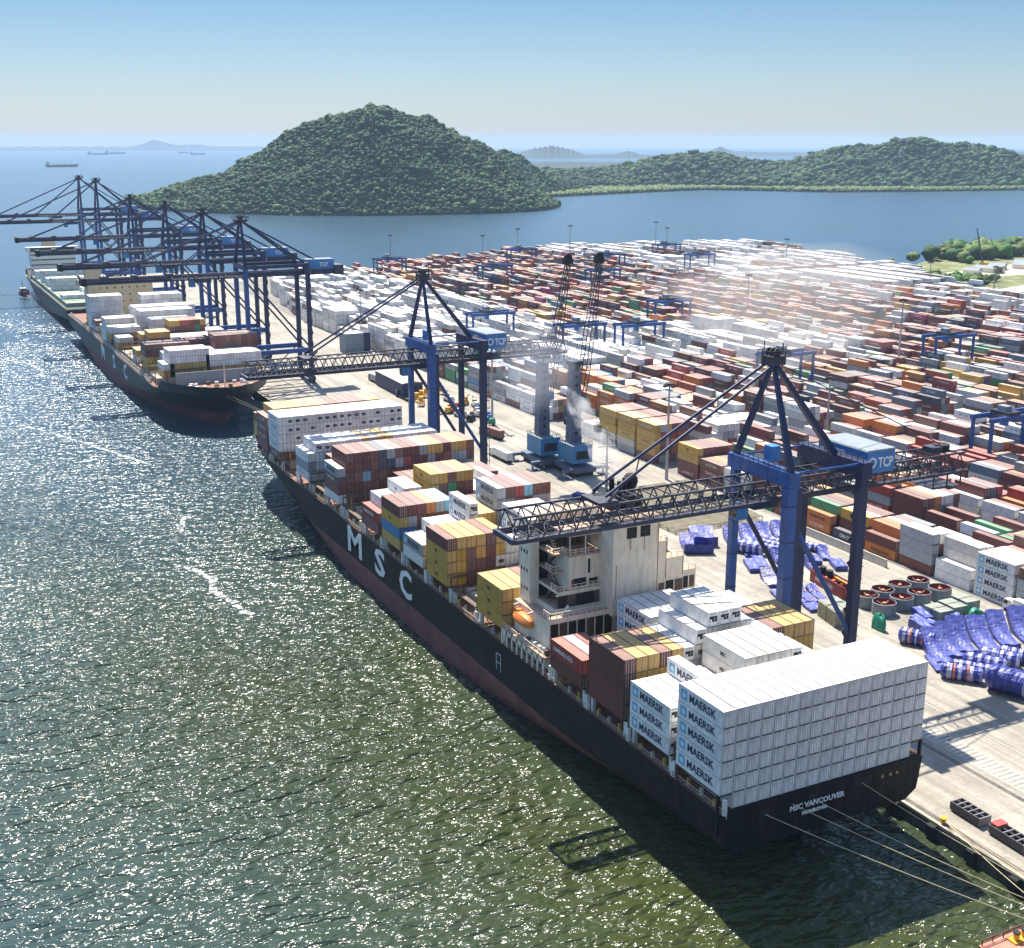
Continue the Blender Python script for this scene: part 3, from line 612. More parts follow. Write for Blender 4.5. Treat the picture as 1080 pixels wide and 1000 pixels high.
for (bay, c), (base, H, s, txt) in STK.items():
    if bay == 17 and c > 14: continue
    x = (c-1)*2.52+1.22; y = BAY[bay]+CL/2
    tl = top_of(STK, (bay, c-1)); tn = top_of(STK, (bay-1, c)) if (bay-1) in BAY and not (bay in (5, 15)) else 15
    if bay in (12, 7): pass
    for t, k in enumerate(s):
        z = base+t*H; K = k.lower() if k in 'WC' else k
        vis = (1.0 if t == len(s)-1 else 0.0, max(0, min(1, (z+H-tl)/H)), max(0, min(1, (z+H-tn+0.6)/H)) if bay != 1 else 1.0)
        items.append(dict(kind='s', x=x, y=y, z=z, col=K, H=H/CH, vis=vis, fan=k in 'WC', txt=(txt+' '*9)[t], bay=bay, c=c, t=len(s)-1-t))

# ---- the stacking yard behind the quay
yr = random.Random(21)
YX = [138.5+1.22+23.4*(i//6)+2.56*(i % 6) for i in range(6*27)]
def in_yard(x, y):
    P = [(138,-60),(330,-60),(430,100),(500,250),(560,380),(632,470),(634,590),(680,648),(732,850),(738,945),(560,1000),(440,972),(330,918),(262,878),(205,900),(160,800),(138,640)]
    c = False; j = len(P)-1
    for i in range(len(P)):
        (xi, yi), (xj, yj) = P[i], P[j]
        if (yi > y) != (yj > y) and x < (xj-xi)*(y-yi)/(yj-yi)+xi: c = not c
        j = i
    return c
MIX = {'std':'bbbbbbbbbbbbbooowwwwcggggnnsssrrrryG','red':'bbbbbbbbbbbrrrrooonnssyywgmGc','white':'wwwwwwwwwwwwwwwwwwccccgb','pale':'wwwwwwwcccggsbbo','mid':'wwwwwbbbbbgggsyGooBn'}
def zone(x, y):
    up = 530-0.45*(x-190); lo = 372-0.13*(x-165)
    if x < 246 and y > 440: return 'white'
    if 172 < x < 356 and lo < y <= up: return 'white'
    if x >= 245 and y > up and x < 480: return 'red'
    if x >= 480 and y > 640: return 'white' if (math.sin(x*0.05)+math.cos(y*0.04)) > -0.6 else 'std'
    if x > 540 and y > 420: return 'pale'
    if x < 200 and y > 280: return 'mid'
    return 'std'
YST = {}; DOM = {}; HT = {}
r2 = random.Random(4)
def smooth_noise(a, b): 
    return math.sin(a*0.9+1.7*math.sin(b*0.5))*0.6+math.cos(b*1.1+math.sin(a*0.7)*2)*0.6
custom = {}
for i, t in enumerate(['wwww','wwww','wwww','wwww']): custom[i, 0] = t
for i, t in enumerate(['ww','cccc','cccc','ccc','bbb','bbbb']): custom[i, 1] = t
for i, t in enumerate(['bggg','rgbw','bwb','obb','bob','bbw']): custom[i, 2] = t
for i, t in enumerate(['ob','bbo','bbo','bbc','bbb','bbs']): custom[i, 3] = t
for i, t in enumerate(['n','bby','bbc','bbb','rbb','bb']): custom[i, 4] = t
for i, t in enumerate(['oo','bbG','bbb','ssb','bbo','bb']): custom[i, 5] = t
for i, t in enumerate(['bb','oob','gbb','bbb','bb','bby']): custom[i, 6] = t
for i, t in enumerate(['G','bbb','bob','sgb','bbb','bb']): custom[i, 7] = t
for i, t in enumerate(['wgw','bob','gbb','yrb','ywb','bb']): custom[i, 8] = t
for i, t in enumerate(['bbb','bbo','byy','oob','bbb','bbr']): custom[i, 9] = t
for i, t in enumerate(['bbyy','ognb','brbb','wbbb','wgbb','oobo']): custom[i, 10] = t
for i in range(6): custom[i, 11] = ''
for j in range(12, 15):
    for i, t in enumerate(['byyyy','gbbrg','bbrby','bryrb','gbbrr','bybbb'] if j == 12 else ['gcyyy','gbyyg','bbbby','bbyrb','gbbrr','bybbb']): custom[i, j] = t
for i, t in enumerate(['cc','bs','ww','gg','gG','bb']): custom[i, 15] = t
for j in range(-9, 75):
    for i, x in enumerate(YX):
        y0 = 64.0+13.7*j; yc = y0+CL/2
        if not in_yard(x, yc): continue
        blk = i//6; sh = (blk % 3)*4.0
        if (i, j) in custom: s = custom[i, j]
        else:
            if j in (11, 27, 44): continue          # cross lanes
            if j in (16, 17) and i < 6: continue
            zn = zone(x, yc); n = smooth_noise(blk*1.3+i*0.21, j*0.55)
            h = 3.5+n*0.6+HT.setdefault((blk, j//2, (i % 6)//3), r2.uniform(-1.2, 1.2))+r2.uniform(-0.7, 0.7)
            if zn == 'white': h += 0.8
            if x > 560 and yc > 560 and yc < 700: h = 5.4
            if zn == 'red': h += 0.3
            h = int(max(0, min(5 if zn != 'white' else 5, round(h))))
            if r2.random() < 0.02: h = max(0, h-2)
            p = MIX[zn]; dom = DOM.setdefault((blk, j//3, zn), r2.choice(p)) if r2.random() < 0.42 else r2.choice(p); s = ''.join(dom if r2.random() < 0.5 else r2.choice(p) for _ in range(h))
        if s: YST[i, j] = s
def ytop(i, j): return 3+2.9*len(YST.get((i, j), ''))
for (i, j), s in YST.items():
    x = YX[i]; y = 64.0+13.7*j+CL/2; first = i % 6 == 0
    tl = 3.0 if first else ytop(i-1, j); tn = ytop(i, j-1)
    for t, k in enumerate(s):
        z = 3.01+t*CH
        vis = (1.0 if t == len(s)-1 else 0.0, max(0, min(1, (z+CH-tl)/CH)), max(0, min(1, (z+CH-tn+0.25)/CH)))
        vr = max(0, min(1, (z+CH-(3 if i % 6 == 5 else ytop(i+1, j)))/CH)); vb = max(0, min(1, (z+CH-ytop(i, j+1))/CH))
        if max(vis) <= 0 and vr <= 0 and vb <= 0: continue
        tx = 'M' if (k == 'w' and i == 0 and j == 0) else ('S' if k in 'yc' and first and yr.random() < 0.8 else ('K' if k == 'o' and first else ('C' if k == 'n' and first else (' '))))
        items.append(dict(kind='y', x=x+yr.uniform(-0.04,0.04), y=y+yr.uniform(-0.25,0.25), z=z, col=k, H=1, vis=vis, fan=False, txt=tx, i=i, j=j, t=len(s)-1-t))

# ---- rank by how large each one shows from the quay-side air view; the 300 largest are objects of their own
CP = np.array(camo.location); f_ = 1295.26; yaw, pit = R(26.98), R(15.08)
fw = np.array([math.sin(yaw)*math.cos(pit), math.cos(yaw)*math.cos(pit), -math.sin(pit)]); rt = np.array([math.cos(yaw), -math.sin(yaw), 0]); upv = np.cross(rt, fw)
for it in items:
    d = np.array([it['x'], it['y'], it['z']+1.45])-CP; dist = np.linalg.norm(d); v = d/dist; dz = d@fw
    u_, v_ = 540+f_*(d@rt)/dz, 500-f_*(d@upv)/dz
    a, l, n = it['vis']
    s = (a*CL*CW*abs(v[2])+l*CL*CH*abs(v[0])+n*CW*CH*abs(v[1]))*(f_/dist)**2
    if not (-5 < u_ < 1085 and 0 < v_ < 1005): s *= 0.02
    it['u'] = u_
    if it['kind'] == 's' and it['bay'] in (6, 11, 13) and it['t'] > 0: s *= 0.2
    if it['kind'] == 's' and it['bay'] == 1: s *= 4
    it['score'] = s
items.sort(key=lambda q: -q['score'])
big = items[:300]; rest = items[300:]
edge = {}
for (i, j) in YST:                                   # number the stacks of each yard row from the picture's right edge
    d = np.array([YX[i], 64.0+13.7*j+CL/2, 8])-CP
    if 540+f_*(d@rt)/(d@fw) < 1090: edge.setdefault(i, []).append(j)
for i in edge: edge[i].sort()
ROWCOL = [0.0]
def container(it):
    global FAN
    k = it['col']
    if k not in BODY: BODY[k] = body_mesh(k); DOOR[k] = door_mesh(k)
    o = link('shipping_container', BODY[k], None, (it['x'], it['y'], it['z'])); o.scale = (1, 1, it['H'])
    t = TIER[min(it['t'], 5)]; cn = PAL[k][1]
    if it['kind'] == 's':
        lab = f"{cn} container in {bay_phrase(it['bay'])}, {ORD[it['c']-1]} row from water, {t}"; grp = 'containers stacked on the nearest ship'
    else:
        q = edge.get(it['i'], []).index(it['j'])+1 if it['j'] in edge.get(it['i'], []) else 1
        lab = f"{cn} yard container, {ORD[min(it['i'],19)]} row off quay, {ORD[q-1]} stack from picture's right, {t}"; grp = 'containers stacked in the yard'
    tag(o, lab, 'container', grp)
    if it['fan']:
        if FAN is None: FAN = fan_mesh()
        link('refrigeration_unit', FAN, o)
    else: link('container_door', DOOR[k], o)
    if it['txt'] != ' ' and it['vis'][1] > 0.3:
        if it['txt'] in 'ML':
            me, off = side_text('M'); link('side_lettering', me, o, (-CW/2-0.012, off[0], off[1])); link('side_emblem', EMB, o)
        elif it['txt'] in 'SHCK':
            me, off = side_text(it['txt']); link('side_lettering', me, o, (-CW/2-0.012, off[0], off[1]))
    return o
EMB = maersk_mesh()
for it in big: container(it)

# ---- everything smaller: one body of containers
def stuff_material():
    m, nt, b = nodes_of('container steel mixed'); N = nt.nodes; L = nt.links
    at = N.new('ShaderNodeAttribute'); at.attribute_name = 'paint'
    uv = N.new('ShaderNodeUVMap'); uv.uv_map = 'face'; sp = N.new('ShaderNodeSeparateXYZ'); L.new(uv.outputs[0], sp.inputs[0])
    geo = N.new('ShaderNodeNewGeometry'); sn = N.new('ShaderNodeSeparateXYZ'); L.new(geo.outputs['True Normal'], sn.inputs[0])
    def M(op, a, b_=None, c=None, clamp=False):
        q = N.new('ShaderNodeMath'); q.operation = op; q.use_clamp = clamp
        for i, v in enumerate((a, b_, c)):
            if v is None: continue
            if isinstance(v, (int, float)): q.inputs[i].default_value = v
            else: L.new(v, q.inputs[i])
        return q.outputs[0]
    u, v = sp.outputs[0], sp.outputs[1]
    ny = M('ABSOLUTE', sn.outputs[1]); nx = M('ABSOLUTE', sn.outputs[0]); nz = M('ABSOLUTE', sn.outputs[2])
    edge_v = M('GREATER_THAN', M('ABSOLUTE', M('SUBTRACT', v, 0.5)), 0.462)
    rods = M('LESS_THAN', M('ABSOLUTE', M('SUBTRACT', M('FRACT', M('MULTIPLY', u, 4.0)), 0.5)), 0.1)
    seam = M('LESS_THAN', M('ABSOLUTE', M('SUBTRACT', u, 0.5)), 0.03)
    end = M('MULTIPLY', M('GREATER_THAN', ny, 0.5), M('MAXIMUM', M('MULTIPLY', rods, 0.35), M('MULTIPLY', seam, 0.8)))
    side = M('GREATER_THAN', nx, 0.5); notop = M('LESS_THAN', nz, 0.5)
    corr = M('MULTIPLY', side, M('MULTIPLY', M('GREATER_THAN', M('FRACT', M('MULTIPLY', u, 22)), 0.5), 0.12))
    dark = M('MAXIMUM', M('MAXIMUM', M('MULTIPLY', M('MULTIPLY', edge_v, notop), 0.6), end), corr)
    mx = N.new('ShaderNodeMix'); mx.data_type = 'RGBA'; L.new(dark, mx.inputs[0]); L.new(at.outputs['Color'], mx.inputs[6])
    dk = N.new('ShaderNodeMix'); dk.data_type = 'RGBA'; dk.blend_type = 'MULTIPLY'; dk.inputs[0].default_value = 1; L.new(at.outputs['Color'], dk.inputs[6]); dk.inputs[7].default_value = (0.25,0.25,0.27,1)
    L.new(dk.outputs[2], mx.inputs[7])
    # owner's lettering: broken bright or dark marks in the middle of the long side
    cb = N.new('ShaderNodeCombineXYZ'); L.new(M('MULTIPLY', u, 34), cb.inputs[0]); L.new(M('MULTIPLY', v, 3), cb.inputs[1]); L.new(M('MULTIPLY', at.outputs['Alpha'], 37), cb.inputs[2])
    nz_ = N.new('ShaderNodeTexNoise'); nz_.inputs['Scale'].default_value = 1; nz_.inputs['Detail'].default_value = 1; L.new(cb.outputs[0], nz_.inputs['Vector'])
    box = M('MULTIPLY', M('LESS_THAN', M('ABSOLUTE', M('SUBTRACT', u, 0.5)), 0.27), M('LESS_THAN', M('ABSOLUTE', M('SUBTRACT', v, 0.55)), 0.17))
    mark = M('MULTIPLY', M('MULTIPLY', M('MULTIPLY', box, side), M('GREATER_THAN', at.outputs['Alpha'], 0.45)), M('GREATER_THAN', nz_.outputs['Fac'], 0.5))
    bw = N.new('ShaderNodeRGBToBW'); L.new(at.outputs['Color'], bw.inputs[0]); lite = M('LESS_THAN', bw.outputs[0], 0.34)
    mk = N.new('ShaderNodeMix'); mk.data_type = 'RGBA'; L.new(lite, mk.inputs[0]); mk.inputs[6].default_value = (0.08,0.11,0.16,1); mk.inputs[7].default_value = (0.62,0.62,0.6,1)
    m3 = N.new('ShaderNodeMix'); m3.data_type = 'RGBA'; L.new(M('MULTIPLY', mark, 0.75), m3.inputs[0]); L.new(mx.outputs[2], m3.inputs[6]); L.new(mk.outputs[2], m3.inputs[7])
    # rust and dust
    n2 = N.new('ShaderNodeTexNoise'); n2.inputs['Scale'].default_value = 0.7; n2.inputs['Detail'].default_value = 7; L.new(geo.outputs['Position'], n2.inputs['Vector'])
    r = N.new('ShaderNodeMapRange'); r.inputs['From Min'].default_value = 0.5; r.inputs['From Max'].default_value = 0.75; r.inputs['To Max'].default_value = 0.35; L.new(n2.outputs['Fac'], r.inputs['Value'])
    m4 = N.new('ShaderNodeMix'); m4.data_type = 'RGBA'; L.new(r.outputs[0], m4.inputs[0]); L.new(m3.outputs[2], m4.inputs[6]); m4.inputs[7].default_value = (0.26,0.19,0.13,1)
    L.new(m4.outputs[2], b.inputs['Base Color']); b.inputs['Roughness'].default_value = 0.65
    return m
far_ships = []                                       # filled by the further ships: (x, y, z, colour, length)
def build_rest(lst):
    q0 = random.Random(12); lst = lst+[dict(x=it['x']+0.12, y=it['y']-CL/2, z=it['z']+0.95, col='k', H=0.3, hx=0.66, L=0.16) for it in lst if it.get('fan') and q0.random() < 0.75]
    n = len(lst); V = np.zeros((n, 8, 3), np.float32); col = np.zeros((n, 5, 4, 4), np.float32)
    q = random.Random(9)
    for a, it in enumerate(lst):
        hl = it.get('L', CL)/2; x, y, z, h = it['x'], it['y'], it['z'], CH*it['H']-0.04
        V[a] = [(x+sx*it.get('hx',1.2), y+sy*(hl-0.02), zz) for zz in (z, z+h) for sx, sy in ((-1,-1),(1,-1),(1,1),(-1,1))]
        c0 = PAL[it['col']][0]; j = 1+q.uniform(-0.18, 0.15); al = q.random(); sh = [q.uniform(-0.012, 0.012) for _ in range(3)]
        du = q.uniform(0.02, 0.2); c = [max(0.01, lerp(v, d_, du)*j+s) for v, s, d_ in zip(c0, sh, (0.40,0.34,0.28))]; roof = [lerp(v, d_*j, 0.34) for v, d_ in zip(c, (0.46,0.41,0.36))]
        col[a, :4] = (*c, al); col[a, 4] = (*roof, al)
    F = np.array([(0,1,5,4),(1,2,6,5),(2,3,7,6),(3,0,4,7),(4,5,6,7)])
    faces = (np.arange(n)[:, None, None]*8+F[None]).reshape(-1)
    me = bpy.data.meshes.new('shipping_containers'); me.vertices.add(n*8); me.vertices.foreach_set('co', V.reshape(-1))
    me.loops.add(n*20); me.loops.foreach_set('vertex_index', faces); me.polygons.add(n*5); me.polygons.foreach_set('loop_start', np.arange(n*5)*4)
    me.update(calc_edges=True); me.polygons.foreach_set('use_smooth', np.zeros(n*5, bool))
    ca = me.color_attributes.new('paint', 'FLOAT_COLOR', 'CORNER'); ca.data.foreach_set('color', col.reshape(-1))
    uvl = me.uv_layers.new(name='face'); uvl.data.foreach_set('uv', np.tile(np.array([0,0,1,0,1,1,0,1], np.float32), n*5))
    me.materials.append(stuff_material())
    o = link('shipping_containers', me); return stuff(o, 'countless stacked shipping containers of many colours filling the yard and far ships', 'containers')
# ---------------------------------------------------------------- quay cranes
def truss(bm, x0, x1, y, z0, z1, wy, m, pitch=3.0, ch=0.3, br=0.16):
    """box lattice girder along x: four chords, zig-zag bracing on the sides, top and bottom"""
    for sy in (-1, 1):
        for z in (z0, z1): bm.beam((x0,y+sy*wy/2,z),(x1,y+sy*wy/2,z),ch,ch,m)
    n = max(1, round((x1-x0)/pitch)); dx = (x1-x0)/n
    for i in range(n):
        a, b_ = x0+i*dx, x0+(i+1)*dx; mid = (a+b_)/2
        for sy in (-1, 1):
            yy = y+sy*wy/2
            bm.beam((a,yy,z0),(mid,yy,z1),br,br,m); bm.beam((mid,yy,z1),(b_,yy,z0),br,br,m)
        bm.beam((mid,y-wy/2,z1),(mid,y+wy/2,z1),br,br,m); bm.beam((a,y-wy/2,z0),(a,y+wy/2,z0),br,br,m)
        bm.beam((a,y-wy/2,z0),(b_,y+wy/2,z0),br*0.8,br*0.8,m)
def lattice_crane(name, label, loc):
    t = thing(name, label, 'crane', loc, 0, 'ship to shore cranes'); G = 18.5; W = 8.7; ZT = 52.5
    for x, y, w in ((0,-W,2.3),(0,W,1.7),(G,-W,2.0),(G,W,1.7)):
        b = MB(); b.box(x-w/2, x+w/2, y-w*0.42, y+w*0.42, 2.2, ZT-3.2, M_blue if x == 0 else M_navy)
        for z in np.arange(8, 46, 7.5): b.box(x-w/2-0.06, x+w/2+0.06, y-w*0.42-0.06, y+w*0.42+0.06, z, z+0.25, M_navy)
        b.build('leg', t)
    for x in (0, G):                                  # sill beams and bogies
        MB().box(x-0.9, x+0.9, -W-2.5, W+2.5, 1.5, 3.2, M_navy).build('sill_beam', t)
        b = MB()
        for y in (-W, W):
            for k in (-3,-1,1,3):
                b.box(x-0.6, x+0.6, y+k*0.9-0.75, y+k*0.9+0.75, 0.45, 1.5, M_navy)
                b.tube([(x-0.3,y+k*0.9,0.36),(x+0.3,y+k*0.9,0.36)],0.35,M_dark,10)
        b.build('bogie', t)
    for x, h, m in ((0, 3.0, M_blue), (G, 3.4, M_navy)):
        b = MB(); b.box(x-1.25, x+1.25, -W-1.4, W+1.4, ZT-h, ZT, m)
        for y in np.arange(-W, W+0.1, 2.9): b.box(x-1.31, x+1.31, y-0.1, y+0.1, ZT-h-0.05, ZT+0.05, m)
        b.rail([(x-1.2,-W-1.3,ZT),(x-1.2,W+1.3,ZT)], 1.1, M_truss, 1.6, 0.05); b.build('portal_beam', t)
    for y in (-W, W):                                 # ties between the portals, leg bracing
        b = MB(); b.tube([(1.2,y,ZT-0.4),(G-1.2,y,ZT-0.4)],0.24,M_blue,8); b.tube([(1.2,y*0.9,ZT-2.8),(G-1.2,y*0.9,ZT-2.8)],0.16,M_truss,6); b.build('tie_beam', t)
    for y in (-W, W):
        MB().tube([(0.6,y,43.0),(G-0.5,y,15.5)],0.55,M_navy if y > 0 else M_blue,8).build('leg_brace', t)
    # A-frame
    ap = (1.2, 0, 73.0)
    for q, r_ in (((0,-W,ZT),0.62),((0,W,ZT),0.62),((G-1,-1.0,ZT),0.8)):
        b = MB(); b.beam(q, ap, r_*2.0, r_*1.7, M_navy, r_*1.3, r_*1.1); b.build('a_frame_leg', t)
    b = MB(); b.box(-0.6,3.0,-1.6,1.6,72.4,74.2,M_truss); b.rail([(-1.2,-2,74.2),(3.6,-2,74.2),(3.6,2,74.2),(-1.2,2,74.2),(-1.2,-2,74.2)],1.1,M_truss,1.2,0.06)
    for y in (-1.2,0,1.2): b.tube([(1.0,y-0.2,74.8),(1.0,y+0.2,74.8)],0.9,M_dark,12)
    b.beam((3.4,0,74),(3.4,0,76.5),0.2,0.2,M_truss); b.beam((-0.8,0.6,74),(-0.8,0.6,77.2),0.14,0.14,M_truss); b.build('apex_platform', t)
    # lattice boom and back reach with walkway and trolley rails
    zb = 45.7
    b = MB(); truss(b, -58.3, 0.5, 0, zb, zb+3.8, 6.6, M_truss, 3.3, 0.4, 0.22)
    for y in (-3.3, 3.3): b.box(-58.3, 0.5, y-0.45, y+0.45, zb-1.0, zb-0.1, M_navy)
    b.rail([(-58.3,-4.6,zb+0.2),(0,-4.6,zb+0.2)], 1.1, M_truss, 2.2, 0.05); b.box(-58.3,0,-4.7,-3.6,zb,zb+0.12,M_truss)
    b.box(-58.9,-58.3,-3.9,3.9,zb-0.9,zb+0.1,M_navy); b.build('boom', t)
    b = MB(); truss(b, 0.5, 53.0, 0, zb, zb+3.6, 6.6, M_truss, 3.3, 0.36, 0.2)
    for y in (-3.3, 3.3): b.box(0.5, 53, y-0.4, y+0.4, zb-0.9, zb-0.1, M_truss)
    for x in (0.4, G): 
        for y in (-3.3, 3.3): b.box(x-0.4, x+0.4, y-0.3, y+0.3, zb+3.4, ZT-2.9, M_navy)
    b.rail([(22,-4.8,zb+0.2),(53,-4.8,zb+0.2),(53,4.8,zb+0.2),(22,4.8,zb+0.2)], 1.1, M_truss, 2.0, 0.06); b.box(22,53,-4.9,-3.5,zb-0.05,zb+0.1,M_truss)
    b.box(44,52,-3.6,3.6,zb-3.8,zb-3.6,M_truss)
    for x in (44,48,52):
        for y in (-3.5,3.5): b.beam((x,y,zb-3.7),(x,y,zb),0.25,0.25,M_truss)
    b.cyl((49,0),1.8,zb+3.7,zb+5.2,M_dark,14); b.box(45,48,-1.6,1.6,zb+3.7,zb+5.0,M_truss); b.build('back_girder', t)
    # stays
    b = MB()
    for y in (-2.4, 2.4): b.tube([(ap[0],y*0.5,73),(-38.5,y,zb+5.2)],0.3,M_navy,6)
    b.build('forestay', t)
    b = MB(); b.box(-40.5,-36.2,-3.4,3.4,zb+3.8,zb+4.4,M_truss); b.beam((-39,-3,zb+3.6),(-36,-3,zb+6.4),0.4,0.4,M_truss); b.beam((-39,3,zb+3.6),(-36,3,zb+6.4),0.4,0.4,M_truss); b.build('boom_bracket', t)
    b = MB(); b.tube([(ap[0],0,73),(50,0,zb+4.6)],0.13,M_truss,5); b.build('backstay', t)
    # machinery house with white company letters
    h = MB(); h.box(20.2,27.6,-8.0,6.8,49.4,54.0,M_house)
    h.hexa([(20,-8.2,54.0),(27.8,-8.2,54.0),(27.8,7,54.0),(20,7,54.0),(20.2,-8,54.3),(27.6,-8,54.3),(27.6,6.8,54.3),(20.2,6.8,54.3)],M_roofg)
    ho = h.build('machinery_house', t)
    link('house_lettering', text_mesh('TCP', 3.0, M_letw, 0.02, 0.06, '-y', 4.0), ho, (23.2,-8.03,50.5))
    k = MB()
    for i in range(20):
        a, c = 2*math.pi*i/20, 2*math.pi*(i+1)/20
        k.poly([(21.6+r*math.cos(q),-8.03,51.6+r*math.sin(q)) for r, q in ((0.75,a),(1.15,a),(1.15,c),(0.75,c))], M_letw)
    k.build('house_emblem', ho)
    MB().box(20.16,20.2,-1.2,1.6,50.4,53,M_letw).build('house_panel', ho)
    # operator cab, trolley and electrical cabin
    b = MB(); b.box(-4,2,-3.0,3.0,zb-2.0,zb-1.1,M_navy); b.box(-7.0,-4.2,-1.4,1.4,zb-4.2,zb-1.2,M_house); b.box(-7.1,-6.95,-1.2,1.2,zb-3.8,zb-2.0,M_glass); b.build('trolley_cab', t)
    b = MB(); b.box(1.4,3.6,-0.8,1.6,ZT+0.0,ZT+3.2,M_house); b.build('electrical_cabin', t)
    # stairs against the landward near leg and a lift shaft on the seaward near leg
    b = MB(); r_ = 0
    for i in range(16):
        z = 3.4+i*2.6; y0, y1 = (-W+1.1,-W+4.0) if i % 2 else (-W+4.0,-W+1.1)
        b.beam((G+1.6,y0,z),(G+1.6,y1,z+2.6),0.7,0.14,M_truss); b.box(G+1.2,G+2.6,min(y0,y1)-0.7,min(y0,y1)+0.3,z,z+0.1,M_truss)
        b.rail([(G+2.0,y0,z),(G+2.0,y1,z+2.6)],1.0,M_truss,1.5,0.04)
    for y in (-W+0.8,-W+4.3): b.beam((G+2.5,y,3),(G+2.5,y,45),0.14,0.14,M_truss)
    b.build('stairway', t)
    b = MB(); b.box(1.15,2.35,-W-0.95,-W+0.95,2.2,ZT-3.2,M_navy); b.build('lift_shaft', t)
    b = MB(); b.cyl((G+0.2,-W-3.2),1.5,1.6,2.0,M_dark,14)   # cable reel at the foot
    b.tube([(G+1.3,-W-3.0,3.4),(G+1.75,-W-3.0,3.4)],1.6,M_dark,16); b.box(G-0.6,G+1.3,-W-4.2,-W-2.2,1.0,2.4,M_truss); b.build('cable_reel', t)
    return t
lattice_crane('quay_crane', 'nearest blue lattice-boom quay crane, its boom lowered over the nearest ship', (46.0, 50.8, 3.0))
cr2 = [o for o in C.objects if o.name == 'quay_crane'][0]
copy_tree(cr2, 'second blue lattice-boom quay crane, standing between nearest ship\'s bow and moored ship behind', None, (46.0, 228.6, 3.0))

